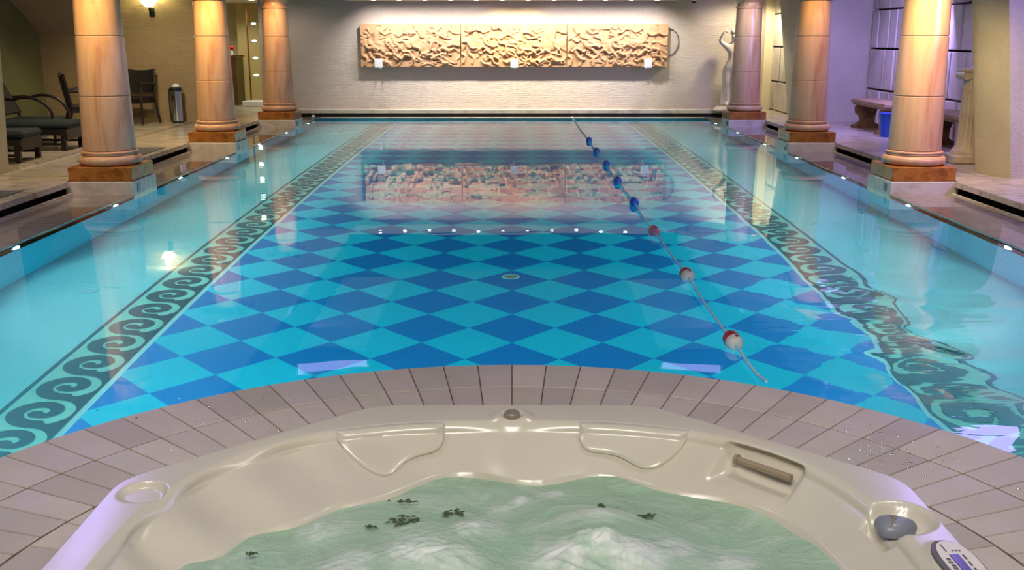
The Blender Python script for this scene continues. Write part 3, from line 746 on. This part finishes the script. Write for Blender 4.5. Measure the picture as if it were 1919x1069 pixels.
def spa_point(a, v):
    """v: 0 outer foot .. 1 rim outer .. 2 rim inner .. 3 water line .. 4 below"""
    ro, ri, rw = rout_s(a), rin(a), rwat(a); ri = min(ri, ro - .045)
    d = math.degrees(math.atan2(math.sin(a), math.cos(a)))
    if v < 1:
        r, z = ro - .004 * (1 - v), .02 + (ZR - .05) * v if v < .8 else 0
        if v >= .8: u = (v - .8) / .2; r = ro - .004 - .018 * (1 - math.cos(u * PI / 2)) + .0; z = .02 + (ZR - .05) * .8 + (ZR - (.02 + (ZR - .05) * .8)) * math.sin(u * PI / 2)
    elif v < 2:
        u = v - 1; r = (ro - .022) + (ri + .022 - (ro - .022)) * u; z = ZR - .004 * u * u
    elif v < 3:
        u = v - 2; rr = ri - .0
        # rounded lip, then wall
        if u < .3: t = u / .3 * PI / 2; r = ri + .022 - .035 * math.sin(t); z = ZR - .004 - .035 * (1 - math.cos(t))
        else: t = (u - .3) / .7; r = ri - .013 + (rw - ri + .013) * (t ** 1.15); z = ZR - .039 - (ZR - .039 - .06) * t
    else:
        u = v - 3; r = rw - .10 * u; z = .06 - .36 * u
    # soft folds moulded in the left wall
    if v > 2.1:
        k = ss(2.1, 2.5, v)
        r += k * .030 * (1 - .5 * ss(2.6, 3.0, v)) * math.sin(math.radians(d) * 20) * ss(120, 130, d) * (1 - ss(165, 175, d))
        r -= k * .03 * math.exp(-((d - 90) / 7) ** 2) * (1 - ss(2.9, 3.5, v))       # bulge below the knob
        # niche behind the grab bar
        mk = ss(35.6, 37.5, d) * (1 - ss(49.5, 51.5, d)); mz = ss(2.12, 2.28, v) * (1 - ss(2.74, 2.86, v)); r += .055 * mk * mz
    x, y = SC[0] + r * math.cos(a), SC[1] + r * math.sin(a)
    if 1 <= v < 3.0:
        q = math.hypot(x - DISH[0], y - DISH[1]); z -= .016 * (1 - ss(.058, .074, q))
        dx, dy = (x - CAPR[0]), (y - CAPR[1]); q = math.hypot(dx / 1.0, dy / .92)
        if v < 2.5: z -= .045 * (1 - ss(.078, .112, q))
        q = math.hypot(x - KN[0], y - KN[1]);
        if v < 2.6: z += .012 * (1 - ss(.055, .085, q)); z -= .010 * (1 - ss(.032, .040, q))
        q = math.hypot((x - PAN[0]) / .62, (y - PAN[1]) / 1.25); z += .014 * (1 - ss(.085, .13, q)) if v < 2.3 else 0
    return x, y, z
spa = thing('hot_tub', (0, 0, .03), 'large cream acrylic hot tub with octagonal rim in the foreground', 'hot tub')
VS = list(np.linspace(0, 1, 8)) + list(np.linspace(1, 2, 42))[1:] + list(np.linspace(2, 3, 36))[1:] + list(np.linspace(3, 4, 8))[1:]
NA = 760; aa = [2 * PI * i / NA for i in range(NA)]
mb = MB().grid([[(lambda p: (p[0], p[1], p[2] - .03))(spa_point(a, v)) for v in VS] for a in aa], closed_u=True)
mb.f = [f[::-1] for f in mb.f]
obj('shell', mb, M['acrylic'], spa, True, angle=75)
# headrests
def headrest(a0, a1, flip):
    """soft pillow moulded on the wall; lower edge dips at its outer end"""
    mb = MB(); n, m = 40, 22; P = []
    for i in range(n + 1):
        u = i / n; row = []
        for j in range(m + 1):
            w = j / m; s = u if not flip else 1 - u
            dip = .60 + .17 * math.exp(-((s - .70) / .24) ** 2)
            ce = (1 - abs(2 * u - 1) ** 7) ** .5
            v = 2.0 + .06 + w * dip * (.10 + .90 * ce)
            a = a0 + (a1 - a0) * u; x, y, z = spa_point(a, v)
            h = .030 * (max(0, 1 - abs(2 * u - 1) ** 8) ** .5) * (max(0, 1 - abs(2 * w - 1) ** 6) ** .5) - .004
            row.append((x - math.cos(a) * h, y - math.sin(a) * h, z + .35 * h - .03))
        P.append(row)
    mb.grid(P); mb.f = [f[::-1] for f in mb.f]
    return mb
def angx(x, y): return math.atan2(y - SC[1], x - SC[0])
o = obj('headrest', headrest(angx(-.60, 3.36), angx(-.24, 3.49), True), M['acrylic'], spa, True)
o = obj('headrest', headrest(angx(.24, 3.49), angx(.60, 3.36), False), M['acrylic'], spa, True)
# top cap
kn = obj('air_control', MB().lathe([(.03, -.004), (.03, .010), (.026, .016), (.018, .016), (.016, .011), (.001, .011)], 36, (KN[0], KN[1], ZR - .03 + .002)), M['spa_cap'], spa, True, angle=30)
obj('cap_ridge', MB().lathe([(.012, .0), (.014, .006), (.010, .008), (.001, .008)], 24, (KN[0] + .003, KN[1] - .002, ZR - .03 + .012)), M['spa_cap'], kn, True, angle=30)
# diverter knob on the right
mb = MB(); P = []
for i in range(48):
    a = 2 * PI * i / 48; lob = 1 + .07 * math.cos(3 * a) + .03 * math.cos(5 * a)
    P.append([(CAPR[0] - .01 + .056 * lob * r * math.cos(a), CAPR[1] - .005 + .048 * lob * r * math.sin(a), ZR - .03 - .045 + z) for r, z in ((1, 0), (1.04, .012), (1.0, .024), (.85, .033), (.5, .038), (.001, .039))])
mb.grid(P, True); dk = obj('diverter_knob', mb, M['spa_cap_blue'], spa, True, angle=50); dk['label'] = 'grey lobed diverter knob'
obj('knob_pointer', MB().tube([(CAPR[0] - .035, CAPR[1] - .04, ZR - .03 - .014), (CAPR[0] - .012, CAPR[1], ZR - .03 - .006), (CAPR[0] - .02, CAPR[1] + .03, ZR - .03 - .012)], [.004, .007, .004], 8), M['spa_cap'], dk, True)
# grab bar
p0 = Vector((.755, 3.245, .118)); p1 = Vector((.925, 3.06, .118)); d = (p1 - p0).normalized()
p0 = Vector((.772, 3.272, .122)); p1 = Vector((.918, 3.118, .122)); d = (p1 - p0).normalized()
gb = obj('grab_bar', MB().tube([p0, p0 + d * .02, p1 - d * .01, p1], [.0125, .0125, .0125, .0125], 20), M['bar'], spa, True)
obj('bar_collar', MB().tube([p0 - d * .006, p0 + d * .006], .018, 20), M['bar'], gb, True)
# control panel
pz = ZR - .03 + .014
def oval(cx, cyy, rx, ry, n=40, e=2.4): return [(cx + rx * math.copysign(abs(math.cos(t)) ** (2 / e), math.cos(t)), cyy + ry * math.copysign(abs(math.sin(t)) ** (2 / e), math.sin(t))) for t in [2 * PI * i / n for i in range(n)]]
pb = obj('control_panel', MB().prism(oval(PAN[0], PAN[1], .056, .125), pz - .01, pz + .004), M['ink'], spa); pb['label'] = 'oval control panel with a dark edge'
obj('panel_face', MB().prism(oval(PAN[0] + .004, PAN[1], .047, .115), pz + .004, pz + .007), M['panel_face'], pb)
obj('display', box(PAN[0] - .016, PAN[0] + .010, PAN[1] - .05, PAN[1] + .04, pz + .007, pz + .009, bev=.001), M['lcd'], pb)
mk = MB()
for i in range(3): mk.box(PAN[0] + .018, PAN[0] + .023, PAN[1] - .055 + i * .035, PAN[1] - .032 + i * .035, pz + .007, pz + .0085)
for i in range(4): mk.box(PAN[0] - .034 + .002 * (i % 2), PAN[0] - .022, PAN[1] - .04 + i * .016, PAN[1] - .030 + i * .016, pz + .007, pz + .0085)
for i in range(3): mk.box(PAN[0] + .0 + i * .009, PAN[0] + .005 + i * .009, PAN[1] + .058, PAN[1] + .064, pz + .007, pz + .0085)
mk.box(PAN[0] - .018, PAN[0] - .015, PAN[1] + .055, PAN[1] + .095, pz + .007, pz + .0085)
obj('button_marks', mk, M['ink'], pb)
# bubbling water
def spa_water():
    mb = MB(); P = []; foam = []; nr, na = 150, 240
    rnd = np.random.RandomState(5); waves = [(rnd.uniform(-9, 9), rnd.uniform(-9, 9), rnd.uniform(0, 6), rnd.uniform(.002, .005)) for _ in range(14)]
    waves += [(rnd.uniform(-26, 26), rnd.uniform(-26, 26), rnd.uniform(0, 6), rnd.uniform(.0008, .002)) for _ in range(20)]
    blobs = [(.257, 2.80, .10, .05, 1.0), (.16, 2.72, .12, .03, 1.0), (.36, 2.73, .12, .03, 1.0), (-.27, 2.77, .14, .03, .9), (-.12, 2.92, .08, .02, .8), (.02, 3.15, .04, .014, 1.0), (-.04, 3.10, .06, .008, .6), (.14, 3.21, .05, .006, .8), (.27, 3.02, .07, .008, .6), (.50, 2.82, .10, .010, .6), (.66, 2.75, .10, .010, .7), (-.59, 2.97, .09, .006, .7), (-.50, 2.72, .12, .008, .6), (-.18, 2.70, .12, .01, .7)]
    for i in range(na):
        a = 2 * PI * i / na; row = []
        for j in range(nr):
            u = j / (nr - 1); r = (rwat(a) + .02) * u; x, y = SC[0] + r * math.cos(a), SC[1] + r * math.sin(a)
            z = sum(h * math.sin(kx * x + ky * y + p) for kx, ky, p, h in waves) * .8; fo = 0
            for bx, by, br, bh, bf in blobs:
                q = math.hypot(x - bx, y - by) / br
                if q < 2.2: g = math.exp(-q * q * 1.6); z += bh * g * (1 + .25 * math.sin(x * 70 + 3 * math.sin(y * 40)) * math.sin(y * 65)); fo = max(fo, bf * min(1, g * 1.25))
            row.append((x, y, .058 + z)); foam.append(fo)
        P.append(row)
    mb.grid(P, True); return mb, foam
mb, foam = spa_water(); o = obj('hot_tub_water', mb, M['spa_water'], None, True, angle=80)
at = o.data.attributes.new('foam', 'FLOAT', 'POINT'); at.data.foreach_set('value', foam)
tag(o, 'pale green bubbling foamy water filling the hot tub', 'water', kind='stuff')
# dark jet grilles showing through the water
def grille(x, y, w, h, lb, seed):
    r = random.Random(seed); mb = MB()
    for k in range(int(10 + 60 * w * h / .006)):
        a = x + r.gauss(0, w * .42); b = y + r.gauss(0, h * .42); q = r.uniform(.003, .007) * (1 if w > .03 else .7)
        mb.tube([(a, b, .068), (a + q * 1.5, b + r.uniform(-1, 1) * q, .0705), (a + 3 * q, b + r.uniform(-1.4, 1.4) * q, .068)], [.001, .0028, .001], 6)
    o = obj('jet_grille', mb, simple('dark_green_grille', lin(70, 88, 58), .6), None, True); tag(o, lb, 'drain', 'dark jet grilles in the hot tub water')
grille(-.357, 2.985, .06, .045, 'largest dark jet grille left of centre in the hot tub water', 1)
grille(-.371, 3.12, .045, .012, 'thin dark jet grille nearest the left headrest', 2)
grille(-.207, 3.035, .045, .03, 'small dark jet grille below the left headrest, right of the largest one', 3)
grille(-.447, 2.935, .022, .012, 'tiny dark jet grille left of the largest one', 4)
grille(-.78, 2.768, .02, .018, 'lone dark jet grille by the left tub wall', 5)
grille(.289, 3.089, .022, .012, 'tiny dark jet grille beneath the right headrest', 6)
grille(.428, 3.012, .035, .022, 'faint dark jet grille in the right half of the tub', 7)
# splashes on the apron
def splash(cx, cyy, w, h, n, seed, lb):
    r = random.Random(seed); mb = MB()
    for _ in range(n):
        s = r.uniform(.002, .006); mb.ball((cx + r.gauss(0, w), cyy + r.gauss(0, h), .0305), s, s, s * .4, 8)
    t = NT('droplets'); t.set(color=(.85, .85, .9, 1), rough=.05, metal=1.0)
    tag(obj('water_droplets', mb, t.m, None, True), lb, 'droplets', kind='stuff')
splash(1.42, 3.62, .12, .12, 90, 1, 'glistening water droplets on the tiles right of the tub')
splash(1.86, 3.30, .05, .05, 25, 2, 'blue glinting droplets on the tiles at the right edge')
splash(-1.2, 3.95, .25, .15, 30, 3, 'few sparse droplets on the tiles left of the tub')

# ================================================================== STATUE, PEDESTAL, BENCHES
def skin_figure(name, verts, edges, radii, mat, parent, sub=2):
    me = bpy.data.meshes.new(name); me.from_pydata(verts, edges, []); o = bpy.data.objects.new(name, me); COL.objects.link(o)
    sk = o.modifiers.new('skin', 'SKIN'); sk.use_smooth_shade = True
    for i, r in enumerate(radii):
        me.skin_vertices[0].data[i].radius = r if isinstance(r, tuple) else (r, r)
    me.skin_vertices[0].data[0].use_root = True
    s = o.modifiers.new('sub', 'SUBSURF'); s.levels = s.render_levels = sub
    me.materials.append(mat); o.parent = parent
    dg = bpy.context.evaluated_depsgraph_get(); ev = o.evaluated_get(dg); m2 = bpy.data.meshes.new_from_object(ev)
    o.modifiers.clear(); o.data = m2; m2.polygons.foreach_set('use_smooth', [True] * len(m2.polygons)); m2.materials.clear(); m2.materials.append(mat)
    return o
st = thing('marble_statue', (4.42, 20.9, ZD), 'pale nude marble statue with raised arm by the far wall, behind a column', 'statue')
obj('statue_base', MB().lathe([(.36, .0), (.36, .03), (.33, .05), (.30, .09), (.2, .09)], 40), M['statue'], st, True, angle=30)
V = [(-.02, 0, .86), (-.03, 0, .97), (-.01, .01, 1.10), (0, .01, 1.23), (0, 0, 1.33), (.0, -.02, 1.42), (.0, -.03, 1.52),       # pelvis..head 0-6
     (-.11, 0, .82), (-.13, -.03, .50), (-.10, .02, .16), (-.11, -.09, .11),                                                   # standing leg 7-10
     (.08, 0, .82), (.13, -.09, .50), (.11, .02, .17), (.12, -.08, .11),                                                       # bent leg 11-14
     (-.15, .01, 1.26), (-.29, -.01, 1.36), (-.20, -.04, 1.55), (-.13, -.05, 1.56),                                            # raised arm 15-18
     (.16, .01, 1.26), (.20, .02, 1.03), (.17, -.08, .84), (.16, -.1, .78)]
E_ = [(0, 1), (1, 2), (2, 3), (3, 4), (4, 5), (5, 6), (0, 7), (7, 8), (8, 9), (9, 10), (0, 11), (11, 12), (12, 13), (13, 14), (3, 15), (15, 16), (16, 17), (17, 18), (3, 19), (19, 20), (20, 21), (21, 22)]
RD = [(.13, .10), (.11, .085), (.125, .09), (.13, .09), (.05, .05), (.075, .085), (.06, .07), .095, .06, .038, .03, .095, .06, .038, .03, .06, .042, .032, .028, .06, .042, .032, .028]
skin_figure('body', V, E_, RD, M['statue'], st)
obj('hair', MB().ball((0, .015, 1.535), .085, .095, .075, 20), M['statue'], st, True)
dr = [(-.05, .06, 1.0), (-.1, .10, .8), (-.09, .10, .5), (-.08, .10, .12)]
obj('drapery', MB().tube(dr, [.05, .09, .10, .12], 14), M['statue'], st, True)

pd = thing('fluted_pedestal', (5.34, 12.08, ZD), 'fluted pale stone pedestal with scrolled top beside the right pier', 'pedestal')
obj('foot', box(-.22, .16, -.21, .21, 0, .10, bev=.012), M['statue'], pd)
mb = MB(); P = []
for i in range(96):
    a = 2 * PI * i / 96; fl = 1 - .075 * (abs(math.sin(a * 8))) ** .7
    P.append([(r * (fl if 2 < k < 9 else 1) * math.cos(a), r * (fl if 2 < k < 9 else 1) * math.sin(a), z) for k, (r, z) in enumerate([(.17, .10), (.175, .12), (.155, .15), (.125, .19), (.112, .26), (.106, .45), (.100, .7), (.096, .9), (.098, .97), (.12, .98), (.12, 1.0)])])
mb.grid(P, True); obj('shaft', mb, M['statue'], pd, True, angle=50)
mb = MB()
for s in (-1, 1): mb.lathe([(.001, -.11), (.05, -.11), (.05, .11), (.001, .11)], 24, mat=Matrix.Translation((s * .11, 0, 1.01)) @ Matrix.Rotation(PI / 2, 4, 'X'))
mb.box(-.13, .13, -.10, .10, .995, 1.05); mb.box(-.15, .15, -.13, .13, 1.05, 1.08)
obj('scroll_capital', mb, M['statue'], pd, True, angle=30)
bs = thing('stone_bust', (5.42, 12.10, ZD + 1.08), 'grey stone bust on the fluted pedestal, mostly hidden by the right pier', 'statue')
skin_figure('head', [(0, 0, .30), (0, 0, .16), (0, -.02, .40), (0, -.02, .52), (-.14, 0, .20), (.14, 0, .20)], [(0, 1), (0, 2), (2, 3), (1, 4), (1, 5)], [(.06, .06), (.12, .09), (.085, .095), (.075, .085), .07, .07], M['statue'], bs)
obj('socle', MB().lathe([(.10, 0), (.10, .02), (.05, .05), (.06, .10), (.03, .12)], 30), M['statue'], bs, True, angle=40)

def bench(loc, L, label):
    t = thing('stone_bench', loc, label, 'bench', 'carved stone benches by the right wall')
    mb = MB().box(-.22, .22, -L / 2, L / 2, .40, .47, bev=.015); mb.box(-.19, .19, -L / 2 + .03, L / 2 - .03, .37, .40)
    obj('seat', mb, M['bench'], t)
    for s in (-1, 1):
        mb = MB()
        y = s * (L / 2 - .20)
        out = [(-.24, 0), (.17, 0), (.17, .05), (.10, .10), (.11, .22), (.17, .37), (-.17, .37), (-.20, .33), (-.185, .24), (-.13, .20), (-.10, .12), (-.18, .06), (-.24, .045)]
        vs = [(a, y - .06, b) for a, b in out] + [(a, y + .06, b) for a, b in out]; n = len(out)
        mb.add(vs, [tuple(range(n)), tuple(range(2 * n - 1, n - 1, -1))] + [(i, n + i, n + (i + 1) % n, (i + 1) % n) for i in range(n)])
        mb.ball((-.16, y, .29), .05, .055, .06, 14); mb.ball((-.20, y, .035), .045, .06, .03, 12)
        obj('leg', mb, M['bench_leg'], t)
    return t
bench((5.78, 16.25, ZD), 1.55, 'carved stone bench by the block wall, farther one, with a blue bucket beside')
bench((5.86, 13.55, ZD), 1.5, 'carved stone bench by the block wall, nearer one behind the right column')
t = thing('blue_bin', (5.56, 15.27, ZD), 'blue plastic bin standing beside the far stone bench', 'bin')
obj('tub', MB().lathe([(.10, 0), (.125, .34), (.12, .34), (.095, .01)], 32), M['blue'], t, True, angle=30)
obj('rim', MB().lathe([(.12, .33), (.138, .335), (.138, .35), (.12, .352)], 32), M['blue'], t, True, angle=30)

# ================================================================== LEFT AISLE FURNITURE
ZL = ZD + .03
def arch(pts, r=.018): return MB().tube(pts, r, 10)
def chaise(loc, rz, label, L=1.85, w=.58, arms=False):
    t = thing('sun_lounger', loc, label, 'lounger', 'dark loungers in the left aisle', rz)
    # local: foot end at x=0, runs to -x
    mb = MB()
    for s in (-1, 1): mb.box(-L, 0, s * w / 2 - .02, s * w / 2 + .02, .20, .27)
    mb.box(-.04, 0, -w / 2, w / 2, .14, .27); mb.box(-1.1, -1.06, -w / 2, w / 2, .20, .26)
    obj('frame', mb, M['wood'], t)
    for x in (-.05, -L + .35):
        for s in (-1, 1): obj('leg', box(x - .03, x + .03, s * (w / 2 - .01) - .025, s * (w / 2 - .01) + .025, 0, .21), M['wood'], t)
    mb = MB()
    for s in (-1, 1): mb.box(-L + .35, -.05, s * (w / 2 - .01) - .012, s * (w / 2 - .01) + .012, .07, .10)
    obj('stretcher', mb, M['wood'], t)
    obj('mattress', box(-1.12, .03, -w / 2 + .01, w / 2 - .01, .27, .36, bev=.03), M['teal_fabric'], t)
    rot = Matrix.Translation((-1.10, 0, .29)) @ Matrix.Rotation(R(38), 4, 'Y')
    obj('backrest', box(-.72, 0, -w / 2 + .01, w / 2 - .01, 0, .085, rot=rot, bev=.02), M['wicker'], t)
    return t
chaise((-5.62, 12.02, ZL), R(3), 'dark teal lounger nearest the left edge, only its foot end showing')
chaise((-5.64, 13.32, ZL), R(2), 'dark teal padded lounger, its foot end behind the nearest left column')
# easy chair with hoop arms
def hoop_chair(loc, rz):
    t = thing('easy_chair', loc, 'dark bentwood easy chair with curved hoop arms behind the loungers', 'chair', None, rz)
    mb = MB().box(-.62, .0, -.27, .27, .27, .35, bev=.02); obj('seat', mb, M['teal_fabric'], t)
    obj('seat_frame', box(-.64, .02, -.29, .29, .22, .27), M['wood'], t)
    rot = Matrix.Translation((-.58, 0, .40)) @ Matrix.Rotation(R(-27), 4, 'Y')
    obj('backrest', box(-.035, .0, -.27, .27, 0, .55, rot=rot, bev=.012), M['wicker'], t)
    for s in (-1, 1):
        pts = [(-.72, s * .30, .60), (-.55, s * .30, .61)] + [(-.30 + .33 * math.sin(a), s * .30, .36 + .27 * math.cos(a)) for a in np.linspace(-.5, PI / 2, 12)] + [(.03, s * .30, .0)]
        obj('arm_hoop', arch(pts, .02), M['wood'], t, True)
        obj('leg', MB().tube([(-.62, s * .28, .0), (-.6, s * .28, .28), (-.72, s * .28, .60)], .02, 8), M['wood'], t, True)
    return t
hoop_chair((-6.18, 14.1, ZL), R(4))
def armchair(loc, rz, label):
    t = thing('wooden_armchair', loc, label, 'chair', 'dark wooden armchairs by the left wall', rz)
    # faces -y
    obj('seat', box(-.25, .25, -.25, .22, .40, .45, bev=.015), M['wicker'], t)
    fr = MB().box(-.26, .26, -.26, -.23, .35, .41); fr.box(-.26, .26, .20, .23, .35, .41)
    for s in (-1, 1): fr.box(s * .25 - .015, s * .25 + .015, -.25, .22, .35, .41)
    obj('seat_frame', fr, M['wood'], t)
    rot = Matrix.Translation((0, .22, .52)) @ Matrix.Rotation(R(-10), 4, 'X')
    mb = MB(); P = []
    for i in range(13):
        u = i / 12 * 2 - 1; P.append([(u * .23, .03 * (1 - u * u), z) for z in np.linspace(0, .36 + .02 * u * u, 6)])
    for i in range(13):
        u = i / 12 * 2 - 1
    g = MB().grid(P); k = len(g.v); back = [(x, y + .03, z) for x, y, z in g.v]
    g.add(back, [f[::-1] for f in [tuple(i for i in ff) for ff in g.f]])
    n = 6
    for i in range(12): g.f.append((i * n, (i + 1) * n, (i + 1) * n + k, i * n + k)[::-1]); g.f.append((i * n + 5, (i + 1) * n + 5, (i + 1) * n + 5 + k, i * n + 5 + k))
    g.v = [tuple(rot @ Vector(p)) for p in g.v]
    obj('backrest', g, M['wicker'], t)
    for s in (-1, 1):
        obj('leg', MB().tube([(s * .26, -.27, 0), (s * .25, -.24, .40), (s * .27, -.24, .66)], .02, 8), M['wood'], t, True)
        obj('leg', MB().tube([(s * .27, .32, 0), (s * .25, .22, .40), (s * .245, .30, .90)], .022, 8), M['wood'], t, True)
        obj('armrest', MB().tube([(s * .27, -.28, .66), (s * .285, 0, .67), (s * .255, .25, .65)], [.02, .026, .02], 8), M['wood'], t, True)
    return t
armchair((-6.28, 17.25, ZL), R(-8), 'dark wooden armchair against the brick wall beside the steel bin')
armchair((-6.22, 15.15, ZL), R(118), 'dark wooden armchair turned sideways behind the nearest left column')
t = thing('waste_bin', (-5.66, 17.5, ZL), 'slim chrome waste bin with black rim and white liner by the brick wall', 'bin'); t.scale = (.88, .88, .95)
obj('body', MB().lathe([(.095, .02), (.10, .02), (.10, .56), (.08, .56)], 36), M['chrome'], t, True, angle=30)
obj('foot_ring', MB().lathe([(.10, 0), (.105, 0), (.105, .03), (.09, .03)], 36), M['black'], t, True, angle=30)
obj('lid', MB().lathe([(.10, .55), (.112, .555), (.112, .61), (.09, .62), (.05, .625), (.001, .625)], 36), M['black'], t, True, angle=30)
obj('liner', MB().lathe([(.07, .62), (.075, .64), (.05, .67), (.02, .685), (.001, .69)], 14, (0.01, 0, 0), 1, .8), M['white_plastic'], t, True)
obj('handle', MB().tube([(-.105, -.05, .03), (-.115, -.05, .3), (-.11, -.05, .6)], .018, 8), M['black'], t, True)
# mats
for x0, x1, y0, y1, lb in ((-5.15, -4.62, 12.1, 13.7, 'grey mat on the deck between the first two left columns'), (-5.2, -4.68, 8.0, 9.75, 'grey mat on the deck at the left picture edge')):
    tag(obj('floor_mat', box(x0, x1, y0, y1, ZD, ZD + .008, bev=.003), M['mat']), lb, 'mat', 'grey deck mats')
# sconce
t = thing('wall_sconce', (-6.02, 17.70, 2.02), 'glowing bowl wall lamp on a dark bracket above the bin', 'lamp')
obj('bracket', MB().tube([(0, 0, -.04), (0, -.06, -.05), (0, -.10, -.0), (0, -.10, .04)], [.03, .022, .02, .03], 12), M['bronze'], t, True)
obj('back_plate', box(-.045, .045, -.02, 0, -.12, .02, bev=.005), M['bronze'], t)
obj('glass_bowl', MB().lathe([(.03, .03), (.07, .05), (.11, .09), (.13, .14), (.125, .14), (.10, .09), (.02, .045)], 32, (0, -.13, 0)), M['bulb_sconce'], t, True)
light('POINT', 'sconce_light', (-6.02, 17.54, 2.24), 14, (1, .86, .42), size=.06)

# ================================================================== CORRIDOR
struct('wall_corridor_far', box(-8.2, -4.9, 25.4, 25.6, 0, 2.5), M['cream']); struct('wall_corridor_left', box(-7.6, -7.4, 17.9, 25.5, 0, 2.5), M['cream'])
struct('wall_corridor_right', box(-5.15, -5.0, 21.7, 25.5, 0, 2.5), M['cream'])
struct('wall_corridor_mid', box(-6.42, -5.15, 24.6, 24.7, ZD, 2.34), simple('olive_tile_wall', lin(176, 160, 112), .5, var=.1, scale=3))
t = thing('reception_counter', (-6.02, 22.6, ZD), 'dark brown wooden counter in the lit corridor', 'counter')
obj('front_panel', box(-.30, .06, -.02, .03, 0, 1.02, bev=.004), M['wood_brown'], t); obj('side_panel', box(.03, .06, .03, .6, 0, 1.02), M['wood_brown'], t)
obj('top', box(-.33, .10, -.06, .62, 1.02, 1.05, bev=.004), M['wood_brown'], t)
t = thing('flower_vase', (-6.08, 22.75, ZD + 1.05), 'red flowers in a small vase on the corridor counter', 'flowers')
obj('vase', MB().lathe([(.02, 0), (.035, .03), (.025, .08), (.03, .10)], 20), M['white_plastic'], t, True)
mb = MB()
for i in range(7): mb.ball((.04 * math.cos(i * 2.4), .04 * math.sin(i * 2.4), .15 + .015 * (i % 3)), .035, .035, .03, 8)
obj('blossoms', mb, M['petal'], t, True)
t = thing('glass_shelf_rack', (-5.56, 22.6, ZD), 'upright rack with four glowing greenish lights in the corridor', 'shelf rack')
obj('post', box(-.16, -.13, .1, .13, 0, 2.15), M['wood_brown'], t); obj('post', box(.13, .16, .1, .13, 0, 2.15), M['chrome'], t)
for z in (.62, .98, 1.34, 1.70):
    s_ = obj('shelf', box(-.13, .13, 0, .12, z - .012, z, bev=.003), M['glass_green'], t)
    obj('shelf_light', MB().ball((0.02, 0.02, z + .022), .055, .04, .022, 14), M['bulb_green'], s_, True)
t = thing('glass_screen', (-5.94, 22.35, ZD), 'clear glass screen with a small chrome handle in the corridor', 'screen')
obj('pane', box(.0, .22, -.004, .004, .02, 1.06), M['glass_green'], t); obj('top_rail', box(-.02, .24, -.012, .012, 1.04, 1.065), M['chrome'], t)
tag(obj('white_step', box(-5.72, -5.18, 22.0, 22.45, ZD, ZD + .12, bev=.01), M['white_plastic']), 'low white step at the corridor floor', 'step')
for x, y, lb in ((-5.95, 21.9, 'small round lamp in the corridor ceiling, left one'), (-5.5, 22.4, 'small round lamp in the corridor ceiling, right one')):
    t = thing('ceiling_spot', (x, y, ZS), lb, 'spotlight', 'corridor ceiling lamps')
    obj('lamp_lens', MB().lathe([(.001, -.012), (.05, -.008), (.055, -.001), (.001, -.001)], 24), M['bulb'], t, True)
    light('SPOT', 'corridor_light', (x, y, ZS - .03), 30, (1, .93, .70), (x, y + .3, 0), .05, spot=130, blend=.6)
light('SPOT', 'corridor_light', (-6.4, 23.4, 2.3), 60, (1, .92, .66), (-6.2, 23.6, 0), .05, spot=140)

# ================================================================== CEILING LAMPS SEEN IN THE WATER
def lamp_panel(name, x, y, z, w, l, mat, lb, rz=0):
    t = thing(name, (x, y, z), lb, 'ceiling lamp', 'ceiling light panels', rz)
    obj('lamp_frame', box(-w / 2 - .03, w / 2 + .03, -l / 2 - .03, l / 2 + .03, -.02, .0), M['white_plastic'], t)
    obj('diffuser', box(-w / 2, w / 2, -l / 2, l / 2, -.026, -.02), mat, t)
lamp_panel('ceiling_light_panel', -2.5, 13.6, 2.9, .95, .34, M['panel_lilac'], 'lilac ceiling light panel mirrored in the water left of centre', R(12))
lamp_panel('ceiling_light_panel', 2.5, 13.6, 2.9, .80, .34, M['panel_lilac'], 'lilac ceiling light panel mirrored in the water right of centre', R(-12))
lamp_panel('ceiling_light_panel', 4.75, 15.6, ZS, .35, 1.1, M['panel_lilac'], 'lilac ceiling light panel above the right aisle')
for sx in (-1, 1):
    x0, x1 = sorted((sx * 2.15, sx * 3.15)); struct('ceiling', box(x0, x1, 14.4, 18.6, 2.80, 2.86), M['ceil'])
    light('SPOT', 'raft_light', (sx * 3.2, 15.2, 2.45), 9, LILAC, (sx * 2.6, 16.2, 2.8), .04, spot=140, blend=.8)
